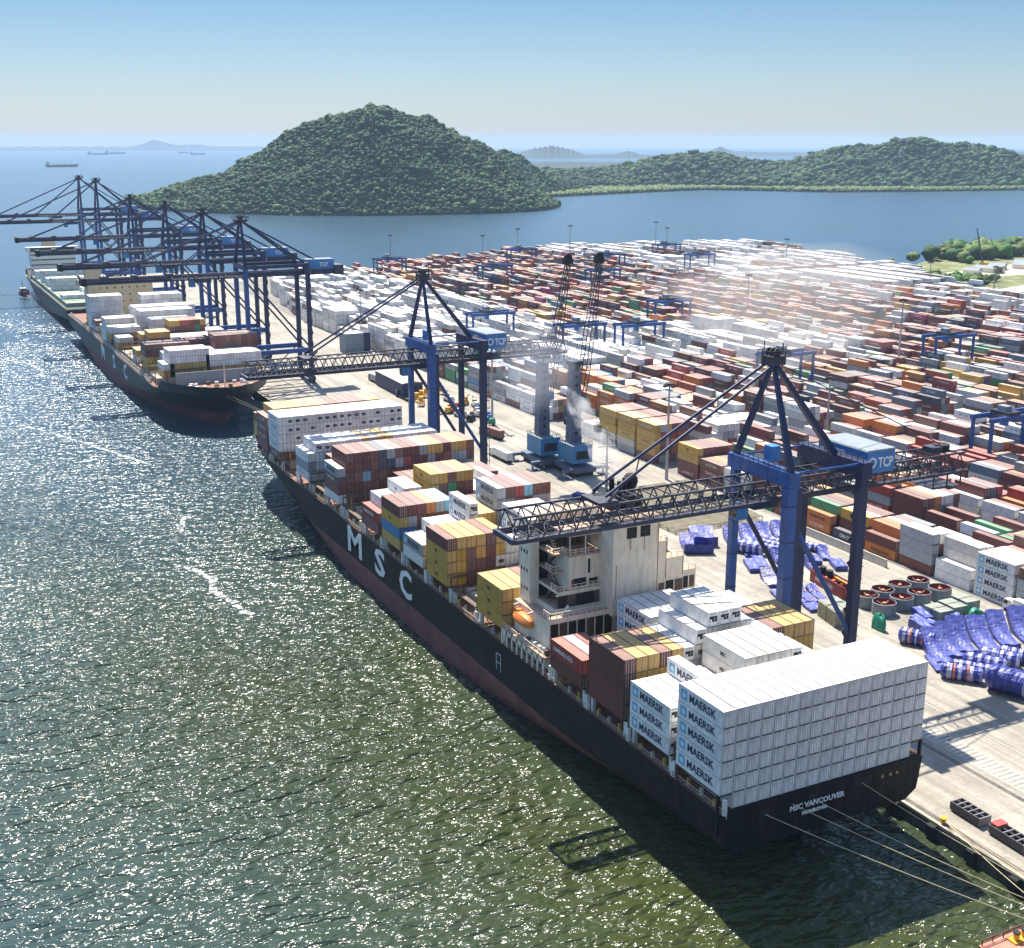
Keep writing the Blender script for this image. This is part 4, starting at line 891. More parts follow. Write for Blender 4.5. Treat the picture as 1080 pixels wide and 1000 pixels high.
def girder_crane(name, label, loc, apex=81.0, zb=53.5):
    t = thing(name, label, 'crane', loc, 0, 'ship to shore cranes'); G = 30.5; W = 9.0; ZT = zb+5.2
    for x in (0, G):
        for y in (-W, W):
            b = MB(); b.box(x-1.0,x+1.0,y-0.85,y+0.85,2.4,ZT,M_blue if x == 0 else M_navy); b.build('leg', t)
        MB().box(x-0.9,x+0.9,-W-4,W+4,1.4,3.2,M_navy).build('sill_beam', t)
        MB().box(x-0.95,x+0.95,-W-1,W+1,ZT-2.2,ZT,M_navy).build('portal_beam', t)
        b = MB(); b.box(x-0.6,x+0.6,-W,W,14.0,15.8,M_blue)
        for y in (-W, W):
            for k in (-3,-1,1,3): b.box(x-0.6,x+0.6,y+k*0.95-0.8,y+k*0.95+0.8,0.1,1.4,M_navy)
        b.build('bogie', t)
    b = MB()
    for y in (-W, W):
        b.box(0,G,y-0.6,y+0.6,15.0,17.2,M_blue); b.box(0,G,y-0.45,y+0.45,ZT-1.9,ZT-0.3,M_navy)
        b.tube([(0,y,ZT-4),(G,y,17.2)],0.45,M_navy,8); b.tube([(0,y,17),(G*0.5,y,4)],0.3,M_blue,6); b.tube([(G,y,17),(G*0.5,y,4)],0.3,M_blue,6); b.box(1,G-1,y-0.4,y+0.4,3.0,4.2,M_navy)
    b.build('leg_brace', t)
    for y in (-1, 1):
        MB().beam((0,y*W,ZT),(1,y*1.6,apex-2),1.6,1.4,M_navy,1.0,0.9).build('a_frame_leg', t)
        MB().beam((G-1,y*W*0.8,ZT),(1.6,y*1.6,apex-2),1.1,1.0,M_navy,0.8,0.7).build('a_frame_leg', t)
    b = MB(); b.box(-1.5,4,-3,3,apex-2.4,apex-1.2,M_truss); b.rail([(-2,-3.2,apex-1.2),(4.4,-3.2,apex-1.2),(4.4,3.2,apex-1.2),(-2,3.2,apex-1.2)],1.2,M_truss,1.5,0.08)
    for y in (-1.5,1.5): b.tube([(1,y-0.3,apex-0.6),(1,y+0.3,apex-0.6)],1.2,M_dark,12)
    b.beam((3,0,apex-1),(3,0,apex+2.6),0.2,0.2,M_truss); b.build('apex_platform', t)
    bo = MB()
    for y in (-2.9, 2.9): bo.box(-72.5,1,y-0.65,y+0.65,zb-1.2,zb+1.3,M_navy)
    for x in np.arange(-72, 0, 8): bo.box(x-0.4,x+0.4,-2.3,2.3,zb-0.6,zb+0.8,M_navy)
    bo.rail([(-72,-4.4,zb+0.4),(0,-4.4,zb+0.4)],1.1,M_truss,3,0.06); bo.box(-72.5,0,-4.5,-3.55,zb+0.25,zb+0.4,M_truss)
    bo.box(-74,-72,-4.2,4.2,zb-1.6,zb+1.9,M_dark); bob = bo.build('boom', t)
    link('boom_lettering', text_mesh('Terminal de Contêineres de Paranaguá', 1.9, M_letw, 0.02, 0.03, '-y', 34), bob, (-34,-3.58,zb-0.55))
    b = MB()
    for y in (-2.9, 2.9): b.box(1,50,y-0.65,y+0.65,zb-1.2,zb+1.3,M_navy)
    for x in np.arange(6, 50, 8): b.box(x-0.4,x+0.4,-2.3,2.3,zb-0.6,zb+0.8,M_navy)
    b.box(46,50.5,-5,5,zb-1.5,zb+3.2,M_truss); b.rail([(1,-4.4,zb+0.4),(50,-4.4,zb+0.4)],1.1,M_truss,3,0.06); b.build('back_girder', t)
    b = MB()
    for y in (-2.6, 2.6):
        b.tube([(1,y*0.6,apex-2),(-64,y,zb+1.4)],0.32,M_navy,6); b.tube([(1,y*0.6,apex-2),(-34,y,zb+1.4)],0.28,M_navy,6)
    for x in (-64,-34,-50):
        b.box(x-1.2,x+1.2,-3.2,3.2,zb+1.3,zb+2.3,M_truss); b.beam((x,-3,zb+1.3),(x,-3,zb+3.6),0.25,0.25,M_truss)
    b.build('forestay', t)
    b = MB()
    for y in (-2.6, 2.6): b.tube([(1,y*0.6,apex-2),(45,y,zb+1.4)],0.3,M_navy,6)
    b.build('backstay', t)
    h = MB(); h.box(32,46,-3.6,3.6,zb+1.3,zb+6.2,M_house,M_roofg); ho = h.build('machinery_house', t)
    link('house_lettering', text_mesh('TCP', 2.6, M_letw, 0.02, 0.05, '-y', 4.4), ho, (38.5,-3.64,zb+2.8))
    b = MB(); b.box(-22,-15,-3.2,3.2,zb-2.6,zb-1.2,M_truss); b.box(-25,-22.2,-1.5,1.5,zb-4.6,zb-1.4,M_house); b.box(-25.1,-24.9,-1.2,1.2,zb-4.2,zb-2.4,M_glass); b.build('trolley_cab', t)
    b = MB()
    for i in range(18):
        z = 4+i*2.9; y0, y1 = (-W+1,-W+4) if i % 2 else (-W+4,-W+1)
        b.beam((G+1.7,y0,z),(G+1.7,y1,z+2.9),0.8,0.16,M_truss)
    b.build('stairway', t); return t
gc = None
for i, (y, ap, zb) in enumerate(((451,81,53.4),(527,81,53.6),(621,81,54.0),(733,81.3,53.6))):
    lab = f'{ORD[i+2]} quay crane from the viewer, tall and dark blue with a lettered plate-girder boom'
    if gc is None: gc = girder_crane('quay_crane', lab, (46, y, 3), ap, zb)
    else: copy_tree(gc, lab, None, (46, y, 3))
g5 = girder_crane('quay_crane', 'dark blue quay crane whose peak is second from the left against the bay', (46, 872, 3), 88.5, 57.0)
copy_tree(g5, 'farthest dark blue quay crane, its peak leftmost against the bay', None, (46, 960, 3))

# ---------------------------------------------------------------- yard gantries
def rtg(loc, label, legm, span=25.5, h=22.5, proto=None):
    t = thing('yard_gantry_crane', label, 'gantry crane', loc, 0, 'rubber tyred yard gantries'); d = 4.2
    for x in (0, span):
        for y in (-d, d):
            b = MB(); b.box(x-0.5,x+0.5,y-0.5,y+0.5,8.0,h-1.4,M_blue); b.box(x-0.5,x+0.5,y-0.5,y+0.5,1.6,8.0,legm); b.build('leg', t)
        b = MB(); b.box(x-0.6,x+0.6,-d-2,d+2,1.2,2.4,legm)
        for y in (-d-1.2,-d+1.2,d-1.2,d+1.2): b.tube([(x-0.4,y,0.8),(x+0.4,y,0.8)],0.8,M_rubber,12)
        b.build('wheel_bogie', t)
    for y in (-d, d): MB().box(-1.2,span+1.2,y-0.6,y+0.6,h-1.6,h,M_blue).build('girder', t)
    b = MB(); b.box(span*0.3,span*0.3+6,-d+0.2,d-0.2,h,h+1.2,M_truss); b.box(span*0.3+1,span*0.3+4,-2,2,h+1.2,h+3.0,M_roofg); b.box(span*0.3+2,span*0.3+4,-1.2,1.2,h-4.2,h-1.8,M_house)
    b.rail([(-1,-d-0.5,h),(span+1,-d-0.5,h)],1.1,M_truss,2.5,0.06); b.build('trolley', t)
    b = MB(); b.box(-1.6,1.6,-2.2,2.2,2.6,5.2,M_roofg); b.build('engine_house', t); return t
M_legy = mat('gantry leg yellow', (0.55,0.38,0.05), 0.5, var=0.2)
RT = [((401,866),'blue yard gantry standing clear against the water behind dark red stacks',0),((310,736),'low-set blue yard gantry in front of the clear one, left of it',0),
      ((443,781),'blue yard gantry behind the mobile crane heads, right of two tall masts',0),((368,668),'blue yard gantry just below and right of the mobile crane heads',0),
      ((207,424),'dark blue yard gantry straddling white stacks beneath the mobile crane booms',0),((236,411),'dark blue yard gantry right beside the one under the mobile crane booms',0),
      ((547,848),'blue-grey yard gantry on the far edge beside a thin mast',0),((513,746),'grey hazy yard gantry with white boxes on its beam, beyond the aisle',0),
      ((307,488),'yard gantry with yellow lower legs amid long white rows',1),((244,300),'yard gantry with yellow legs just behind the nearest crane\'s peak',1),
      ((352,306),'blue yard gantry with yellow feet among dark red stacks at right',1),((229,159),'blue yard gantry at the right edge behind pale yellow-striped roofs',0),
      ((258,829),'blue yard gantry at the quay end of the red rows, against water',0),((184,486),'blue yard gantry behind the second lattice crane\'s machinery house',0)]
rtA = rtB = None
for (x, y), lab, yl in RT:
    base = rtB if yl else rtA
    ix = 138.5-3.4+23.4*round((x-135.1)/23.4)
    if base is None:
        base = rtg((x, y, 3.0), lab, M_legy if yl else M_blue)
        if yl: rtB = base
        else: rtA = base
    else: copy_tree(base, lab, None, (x, y, 3.0))

# ---------------------------------------------------------------- mobile harbour cranes
M_tower = mat('tower grey', (0.08,0.11,0.18), 0.55, var=0.2, dirt=(0.1,0.1,0.1), dirt_amt=0.4)
M_mblue = mat('slewing deck blue', (0.03,0.17,0.36), 0.5, var=0.2)
def mobile_crane(loc, label, head, rz=0.0):
    t = thing('mobile_harbour_crane', label, 'crane', loc, 0, 'mobile harbour cranes')
    b = MB(); b.box(-4.5,4.5,-8.5,8.5,1.4,3.4,M_tower)
    for y in (-7,-4.5,-2,2,4.5,7):
        for x in (-3.2,3.2): b.tube([(x-0.6,y,0.8),(x+0.6,y,0.8)],0.8,M_rubber,12)
    b.build('undercarriage', t)
    for sx in (-1, 1):
        for y in (-7.5, 7.5):
            o = MB(); o.box(min(sx*4,sx*8.5),max(sx*4,sx*8.5),y-0.7,y+0.7,2.2,3.2,M_tower); o.box(sx*8-0.3,sx*8+0.3,y-0.3,y+0.3,0.5,2.2,M_steel); o.box(sx*8-1.6,sx*8+1.6,y-1.6,y+1.6,0.0,0.5,M_tower); o.build('outrigger', t)
    b = MB(); b.cyl((0,0),2.6,3.4,4.6,M_tower,18); b.box(-4,4,-6.5,4.5,4.6,11.0,M_mblue,M_roofg); b.box(-2.6,2.6,-6.56,-6.4,6,9,M_dark); b.rail([(-4,-6.5,11),(4,-6.5,11),(4,4.5,11),(-4,4.5,11),(-4,-6.5,11)],1.1,M_truss,1.6,0.06); b.build('slewing_house', t)
    b = MB(); b.hexa([(-2.3,-1.7,11),(2.3,-1.7,11),(2.3,2.1,11),(-2.3,2.1,11),(-1.7,-1.3,39),(1.7,-1.3,39),(1.7,1.7,39),(-1.7,1.7,39)],M_tower)
    for i in range(9): z = 13+i*2.9; k = 1-0.26*(z-11)/28; b.box(-2.4*k,2.4*k,-1.85*k,2.25*k,z,z+0.3,M_tower); b.box(-0.5,0.5,-1.95*k,-1.6*k,z+0.9,z+2.0,M_dark)
    b.box(-2.4,2.4,-2,2.4,39,40.5,M_truss); b.build('tower', t)
    b = MB(); b.box(2.0,4.0,-1.6,1.0,24,27,M_mblue); b.box(3.9,4.1,-1.2,0.6,24.6,26.4,M_glass); b.build('operator_cab', t)
    b = MB(); f0 = Vector((2.0,0.2,22)); h = Vector(head); d = (h-f0); n = 16; sd = d.cross(Vector((0,0,1))).normalized(); up = sd.cross(d).normalized(); ps = []
    for i in range(n+1):
        wv = 1.5*min(1, 0.35+i/4)*(1-0.55*max(0,(i-8)/8)); c = f0+d*(i/n); ps.append([c+sd*wv*a+up*wv*e for a, e in ((-1,-1),(1,-1),(1,1),(-1,1))])
    for i in range(n):
        for j in range(4):
            b.beam(ps[i][j],ps[i+1][j],0.22,0.22,M_truss); b.beam(ps[i][j],ps[i+1][(j+1) % 4],0.14,0.14,M_truss); b.beam(ps[i][j],ps[i][(j+1) % 4],0.14,0.14,M_truss)
    b.build('lattice_boom', t)
    b = MB(); b.box(h.x-1.6,h.x+1.6,h.y-1.2,h.y+1.2,h.z-0.5,h.z+1.6,M_dark); b.tube([(h.x,h.y-0.6,h.z+1.8),(h.x,h.y+0.6,h.z+1.8)],1.5,M_dark,14); b.build('boom_head', t)
    b = MB()
    for y in (-0.8, 0.8):
        b.tube([(0,y,40.4),(h.x,h.y+y,h.z+1)],0.09,M_truss,5)
        b.tube([(h.x+0.6,h.y+y,h.z),(h.x+0.8,h.y+y,14)],0.07,M_truss,5)
    b.box(h.x-0.2,h.x+1.8,h.y-1.4,h.y+1.4,11.5,14,M_dark); b.build('hoist_rope', t)
    return t
mobile_crane((102,248,3.0), 'mobile harbour crane with grey tower, further left of the pair, half hidden by slabs', (14.5,8,72.5))
mobile_crane((106.5,232.5,3.0), 'mobile harbour crane with bright blue house, nearer right one of the pair', (14,8,74))
# ---------------------------------------------------------------- ships further off
def far_ship(name, label, cx, y_stern, half, L, deck, rot, fore=4.0, boot=5.0, hullm=None, deckm=None, group='container ships at the quay'):
    t = thing(name, label, 'ship', (cx, y_stern, 0), math.pi if rot else 0, group)
    h = Hull(half, L, deck, boot, fore); h.mesh_parts(t, hullm=hullm, deckm=deckm); return t, h
M_hull2 = mat('dark grey green hull paint', (0.009,0.012,0.015), 0.5, var=0.4, scale=0.1)
M_gdeck = mat('green deck paint', (0.05,0.075,0.05), 0.8, var=0.3, dirt=(0.2,0.15,0.1), dirt_amt=0.5)
s2, h2 = far_ship('container_ship', 'dark container ship moored bow to bow beyond the nearest one, tan deckhouse aft', 16.5, 663, 25.0, 300, 15.2, True, 4.0, 6.6, M_hull2)
def L2(x, y): return (-(x-16.5), -(y-663))
for ch, ya, yb in (('M',537,527),('S',502.5,495.5),('C',472,463.5)):
    me = text_mesh(ch, 11, M_letw, 0.02, 0.3, '-x', ya-yb)
    zs = [v.co.z for v in me.vertices]; k = 7.2/(max(zs)-min(zs)); z0 = min(zs)
    for v in me.vertices: v.co.z = (v.co.z-z0)*k
    o = link('hull_letter', me, s2, (25.2, -(ya-663), 7.4)); o.rotation_euler = (0,0,math.pi)
def s2box(b, x0, x1, y0, y1, z0, z1, m, top=None):
    (a, c), (d, e) = L2(x0, y0), L2(x1, y1); b.box(min(a,d),max(a,d),min(c,e),max(c,e),z0,z1,m,top)
M_tan = mat('tan deckhouse paint', (0.55,0.45,0.28), 0.6, var=0.08, scale=0.2, dirt=(0.3,0.2,0.1), dirt_amt=0.3)
b = MB(); s2box(b,-3,33.5,606,622,15.2,41,M_tan); s2box(b,-4,5,606,612,41,47.5,M_tan); s2box(b,-8,41,607,616,38,41.2,M_tan); b.build('superstructure', s2)
so2 = [c for c in s2.children if c.name.startswith('superstructure')][0]
for z in (24,28,32,36):
    for x in np.arange(3, 32, 4.2): 
        b = MB(); s2box(b,x,x+0.9,605.95,606.3,z,z+0.9,M_glass); b.build('window', so2)
b = MB(); s2box(b,-3.2,3.4,605.5,606.2,22,39,M_tan); b.build('funnel', s2)
b = MB(); s2box(b,1,38,398,398.6,15.2,20.6,M_roofg); b.build('breakwater', s2)
b = MB(); r = random.Random(8)
for i in range(26):
    x = r.uniform(3,30); y = r.uniform(375,396); (a, c) = L2(x, y)
    MB().box(a-0.8,a+0.8,c-0.6,c+0.6,15.2,16.2+r.random()*1.3,M_white if i % 3 else M_lash).build('mooring_winch', s2)
a, c = L2(17, 376); b.beam((a,c,15),(a,c,31),0.7,0.7,M_rail,0.35,0.35); b.build('foremast', s2)
b = MB(); pts = []
for y in np.linspace(6, 255, 70): pts.append((h2.deckb(y)-0.2, y, 15.2))
b.rail(pts, 1.2, M_rail, 4, 0.08)
for i in range(60): y = 10+i*4.1; b.box(h2.deckb(y)-1.4,h2.deckb(y)-0.6,y,y+0.7,15.2,17.4,M_rail if i % 2 else M_white)
b.build('railing', s2)
for y in np.arange(404, 600, 14.7):
    b = MB(); s2box(b,-6,39,y,y+12.4,15.2,18.0,M_hatch); b.build('hatch_cover', s2)
    b = MB()
    for x in np.arange(-7, 41, 5): s2box(b,x,x+0.3,y-1.6,y-1.2,15.2,21.5,M_lash)
    s2box(b,-7.5,40.5,y-1.8,y-1.0,21.3,21.5,M_lash); b.build('lashing_bridge', s2)
def pile(x0, x1, y, s, z=18.1, jit=0):
    q = random.Random(int(x0*7+y)); x = x0
    while x < x1:
        for t, k in enumerate(s if isinstance(s, str) else q.choice(s)):
            far_ships.append(dict(x=x+1.25, y=y+6.1, z=z+t*2.9, col=k, H=1))
        x += 2.52
for x0, x1, y, s in ((0,16,404,'yyww'),(16,41,404,'yww'),(-3,0,404,'yw'),(0,16,418.7,'yww'),(16,41,418.7,'www'),(-6,13,426,'yybb'),(13,24,433,['nbbb','rbBb']),(24,43,420,'yrbbb'),(24,43,433,'bbbb'),
    (-6,2,448,'wy'),(3,13,463,['ynby','ybny']),(13,33,463,'bbw'),(16,33,478,['boGby','bonry','borGb','yoobr']),(33,42,478,'www'),(2,13,478,['yby','wyn']),(-7,0,492,'yw'),(13,33,507,'wwww'),
    (-8,7,507,['byw','bbw']),(-8,7,522,'wwwc'),(10,37,522,'wwwww'),(-7,10,536,'yw'),(10,41,540,'wwwww'),(-7,10,575,'wwwwww'),(20,41,570,'wwwwww'),(12,30,555,'wwww'),(-7,10,560,'cb')):
    pile(x0, x1, y, s)
s3, h3 = far_ship('container_ship', 'farthest moored container ship with pale green hatch covers, tugs at its side', 17.5, 706, 21.5, 262, 12.5, False, 3.5, 3.5, M_hull2, M_gdeck)
M_pgreen = mat('pale green hatch paint', (0.22,0.29,0.2), 0.7, var=0.15)
for y in np.arange(14, 200, 15):
    MB().box(-19,19,y,y+13,12.5,15.2,M_pgreen).build('hatch_cover', s3)
b = MB(); b.box(-17,17,222,238,12.5,36,M_white); b.box(-20,20,222,230,33,36.5,M_white)
for z in (17,21,25,29,33): b.box(-17.1,17.1,221.9,222.1,z+1,z+2.0,M_glass)
b.build('superstructure', s3); MB().box(-5,5,242,250,12.5,40,M_tan).build('funnel', s3)
MB().rail([(-h3.deckb(y)+0.2,y,12.5) for y in np.linspace(2,225,60)],1.1,M_rail,4,0.08).build('railing', s3)
for x0, x1, y, s in ((-1,14,742,'w'),(14,36,742,'ww'),(14,38,757,'ww'),(0,18,800,'www'),(18,38,800,'wGw'),(0,38,830,'ww'),(0,38,860,'www'),(-1,20,890,'ww')): pile(x0, x1, y, s, 15.3)

# the reddish stern of another ship at the lower right corner
s4, h4 = far_ship('moored_ship', 'reddish-brown ship stern with yellow bitts, cut off by the lower right corner', 32, -36, 13, 110, 8.0, True, 2.5, 3.5, M_boot, mat('pink deck paint', (0.5,0.2,0.14), 0.8, var=0.2, dirt=(0.3,0.15,0.1), dirt_amt=0.5))
for x in (-11.5,-5.5,0.5,6.5):
    b = MB()
    for d in (-0.8,0.8): b.cyl((x+d,1.6),0.42,8.0,9.2,M_yel,10); b.cyl((x+d,1.6),0.55,9.2,9.4,M_dark,10)
    b.box(x-1.8,x+1.8,0.8,2.4,8.0,8.25,M_yel); b.build('mooring_bitt', s4)
MB().rail([(-12.6,0.3,8),(12.6,0.3,8)],1.0,M_boot,2,0.06).build('railing', s4)

# tugs, anchored ships, launch
def tug(loc, label, hm, cm, L=26, rz=0.0):
    t = thing('tugboat', label, 'tugboat', loc, rz, 'tugs at the far berth'); h = Hull(L*0.19, L, 2.2, 0.5, 1.4); h.mesh_parts(t, hullm=hm, bootm=M_dark, deckm=cm)
    b = MB(); b.box(-L*0.11,L*0.11,L*0.35,L*0.68,2.2,5,cm); b.box(-L*0.085,L*0.085,L*0.42,L*0.62,5,8,M_white); b.box(-L*0.088,L*0.088,L*0.418,L*0.622,6.2,7.3,M_glass); b.build('wheelhouse', t)
    b = MB(); b.beam((0,L*0.55,8),(0,L*0.55,14),0.3,0.3,M_dark); b.beam((-1.5,L*0.55,11),(1.5,L*0.55,11),0.2,0.2,M_dark); b.build('mast', t)
    b = MB()
    for s_ in (-1,1): b.box(s_*L*0.1-0.6,s_*L*0.1+0.6,L*0.3,L*0.36,2.2,7,M_dark)
    b.build('funnel', t); return t
tug((9,1052,0), 'orange and blue workboat off the far end of the berths', M_yel, M_yel, 40, R(-20))
tug((-9,884,0), 'small dark tug alongside the farthest moored ship', M_black, M_boot, 25, R(8))
def anchored(loc, L, rz, label, bridge):
    t = thing('cargo_ship', label, 'ship', loc, rz, 'ships at anchor in the bay'); h = Hull(L*0.075, L, L*0.052, L*0.012, L*0.015); h.mesh_parts(t, hullm=M_hull2)
    z = L*0.052; b = MB(); b.box(-L*0.06,L*0.06,L*0.05,L*0.12,z,z+L*0.09,M_white); b.box(-L*0.02,L*0.02,L*0.03,L*0.05,z,z+L*0.1,M_dark); b.build('superstructure', t)
    b = MB()
    for i in range(4): y = L*(0.24+0.17*i); b.box(-L*0.05,L*0.05,y,y+L*0.11,z,z+L*0.015,M_dark); b.beam((0,y-L*0.02,z),(0,y-L*0.02,z+L*0.1),L*0.006,L*0.006,M_lash); b.beam((0,y-L*0.02,z+L*0.07),(0,y+L*0.05,z+L*0.1),L*0.004,L*0.004,M_lash)
    b.build('deck_crane', t)
anchored((700,6690,0), 175, R(-78), 'dark bulk carrier with deck cranes, nearest of the ships at anchor', 1)
anchored((1990,13900,0), 230, R(-76), 'pale bridged ship at anchor, just below the horizon above the crane peaks', 1)
anchored((2300,14700,0), 250, R(-75), 'long low ship at anchor overlapping the pale bridged one', 1)
anchored((2960,13420,0), 190, R(-74), 'blue-hulled ship at anchor near the wooded hill', 1)
anchored((3330,15700,0), 150, R(-74), 'smallest ship at anchor, right of the blue-hulled one', 1)
anchored((560,690,-0.5), 1, 0, '', 1) if False else None

# foam lines drifting on the water
def foam_patch(pts, wd, seed):
    m, nt, bs = nodes_of('sea foam'); N = nt.nodes; L = nt.links
    bs.inputs['Base Color'].default_value = (0.7,0.72,0.7,1); bs.inputs['Roughness'].default_value = 0.8
    geo = N.new('ShaderNodeNewGeometry'); n = N.new('ShaderNodeTexNoise'); n.inputs['Scale'].default_value = 0.5; n.inputs['Detail'].default_value = 8; n.inputs['Roughness'].default_value = 0.7
    L.new(geo.outputs['Position'], n.inputs['Vector']); r = N.new('ShaderNodeMapRange'); r.inputs['From Min'].default_value = 0.46; r.inputs['From Max'].default_value = 0.56; r.inputs['To Max'].default_value = 0.95
    L.new(n.outputs['Fac'], r.inputs['Value']); tr = N.new('ShaderNodeBsdfTransparent'); mx = N.new('ShaderNodeMixShader'); L.new(r.outputs[0], mx.inputs[0]); L.new(tr.outputs[0], mx.inputs[1]); L.new(bs.outputs[0], mx.inputs[2])
    L.new(mx.outputs[0], nt.nodes['Material Output'].inputs['Surface'])
    q = random.Random(seed); b = MB(); P = []
    for (a, c) in zip(pts, pts[1:]):
        for i in range(8): P.append((lerp(a[0],c[0],i/8)+q.uniform(-0.5,0.5), lerp(a[1],c[1],i/8)))
    for i in range(len(P)-1):
        w0 = wd*(0.35+0.65*abs(math.sin(i*0.37+seed))); w1 = wd*(0.35+0.65*abs(math.sin((i+1)*0.37+seed)))
        b.poly([(P[i][0]-w0,P[i][1],0.02),(P[i][0]+w0,P[i][1],0.02),(P[i+1][0]+w1,P[i+1][1],0.02),(P[i+1][0]-w1,P[i+1][1],0.02)], m)
    return b.build('foam')
stuff(foam_patch([(-29,252),(-32,243),(-34,235),(-31,230)],1.5,1), 'short white foam streak drifting off the bow of the nearest ship', 'foam')
stuff(foam_patch([(-43,203),(-38,196),(-36,186),(-38,176),(-35,166),(-35,158),(-32,153)],1.25,2), 'winding white foam streak on the open water left of the letters', 'foam')
stuff(foam_patch([(-55,606),(-42,580),(-38,557),(-40,530)],1.0,3), 'faint foam line near the left edge', 'foam')
stuff(foam_patch([(-62,418),(-52,396),(-43,372),(-34,346),(-25,322)],0.9,4), 'thin foam line abreast of the second ship', 'foam')

# ---------------------------------------------------------------- quay furniture and cargo
# bollards, fenders, mooring lines
bp = None
for i, y in enumerate([-24,-4,318,342,366]):
    if bp is None:
        bp = MB().cyl((0,0),0.42,0,0.75,M_yel,12).cyl((0,0),0.42,0.75,0.95,M_yel,12,0.7).cyl((0,0),0.7,0.95,1.1,M_yel,12).build('bollard'); bp.location = (46.0-0.9+0.55,y,3.1)
        o = bp
    else: o = bp.copy(); C.objects.link(o); o.location = (45.65,y,3.1)
    lab = ['yellow bollard nearest the lower right corner, below the gridded bins','yellow bollard behind the stern, taking the corner ship\'s ropes','yellow bollard between the two ships, nearest the viewer','middle yellow bollard between the two big ships','yellow bollard under the second ship\'s bow'][i]
    tag(o, lab, 'bollard', 'quay bollards')
fp = None
for i, y in enumerate([6,-3,-12,-21,-30,-39,-48,304,313,322,331,340,349,358,367]):
    if fp is None:
        fp = MB().box(-0.95,0,-0.8,0.8,0.2,2.7,M_rubber).box(-1.15,-0.95,-0.9,0.9,0.4,2.6,M_dark).build('quay_fender'); fp.location = (44.6,y,0); o = fp
    else: o = fp.copy(); C.objects.link(o); o.location = (44.6,y,0)
    tag(o, f'black rubber fender on the quay wall behind the stern, {ORD[i]} from the ship' if i < 7 else f'black fender on the quay wall between the ships, {ORD[i-7]} from nearest bow', 'fender', 'quay fenders')
def rope(p, q, sag, label, r=0.065):
    P = [Vector(p).lerp(Vector(q), i/18) - Vector((0,0,4*sag*(i/18)*(1-i/18))) for i in range(19)]
    o = MB().tube(P, r, M_rope, 5).build('mooring_rope'); tag(o, label, 'rope', 'mooring ropes')
rope((8.5,-1.0,13.2),(45.6,-52,4.0),1.0,'mooring rope from the seaward side of the stern, lowest of the fan')
rope((14,-1.0,13.6),(45.6,-48,4.0),0.8,'mooring rope leaving the stern left of the ship\'s name')
rope((18.5,-1.0,13.4),(45.6,-44,4.0),1.1,'mooring rope leaving the stern above the ship\'s name')
rope((29,-1.0,13.6),(45.6,-40,4.0),0.8,'mooring rope from the stern port nearest the quay, uppermost of the fan')
rope((37.9,-37.8,9.0),(45.6,-4,3.9),0.3,'left rope of the three from the reddish stern to the bollard')
rope((31.9+0.8,-37.8,9.0),(45.6,-4,3.9),0.5,'straight middle rope of the three from the reddish stern')
rope((25.6,-37.8,9.0),(45.6,-4,3.9),2.4,'slack right-hand rope from the reddish stern to the bollard') if False else rope((43.0,-37.6,9.0),(45.6,-4,3.9),2.6,'slack rope curving from the reddish stern to the bollard')
rope((10,372,17),(45.6,318,4),1.0,'mooring rope from second ship\'s bow, upper one')
rope((13,369,17),(45.6,308,4),1.0,'mooring rope from second ship\'s bow, lower one')
rope((30,296,17.5),(45.6,330,4),1.0,'mooring rope from nearest ship\'s bow to the quay')

# light masts
lm = None
for n, (x, y, h) in enumerate([(130.4,208.1,34),(114.6,315.8,38),(392.8,904,32),(430,905,37),(465,867,41),(417,757,30),(589,911,38.6),(593,897,33.6),(617,742,32),(385,495,33.6),(312,932,33),(340.8,314.7,40),(214.3,221.5,27),(632,519,26),(608,560,27),(146,560,30)]):
    lab = ['tall light mast on the aisle beside the yellow container block','light mast seen through the second lattice crane\'s back reach','left-hand light mast against the water above the red rows','light mast behind the clear yard gantry, against water','tallest light mast against the water at mid picture','light mast just left of the mobile crane heads\' gantry','light mast with blue head at the far yard edge','grey light mast beside the blue-headed one at far edge','lone light mast amid far white rows','light mast in the hazy middle of the yard','thin light mast at the left end of the yard, against water','pale light mast among dark red stacks right of middle','short light mast peeping behind the nearest crane\'s machinery house','light mast at the headland road end','light mast at the foot of the headland wood','light mast between the far cranes and white stacks'][n]
    if lm is None:
        t = thing('light_mast', lab, 'light mast', (x,y,3), 0, 'yard light masts'); lm = t
        MB().cyl((0,0),0.35,0,1,M_steel,10,0.16).build('pole', t)
        MB().box(-1.6,1.6,-0.12,0.12,-0.2,0.1,M_dark).box(-0.12,0.12,-1.6,1.6,-0.2,0.1,M_dark).box(-1.9,-1.1,-0.4,0.4,-0.6,-0.1,M_dark).box(1.1,1.9,-0.4,0.4,-0.6,-0.1,M_dark).box(-0.4,0.4,1.1,1.9,-0.6,-0.1,M_dark).box(-0.4,0.4,-1.9,-1.1,-0.6,-0.1,M_dark).cyl((0,0),0.8,-0.3,0.3,M_dark,10).build('lamp_head', t)
    else: t = copy_tree(lm, lab, None, (x,y,3))
    for c in t.children:
        if c.name.startswith('pole'): c.scale = (1.7,1.7,h)
        else: c.location = (0,0,h); c.scale = (1.3,1.3,1.3)

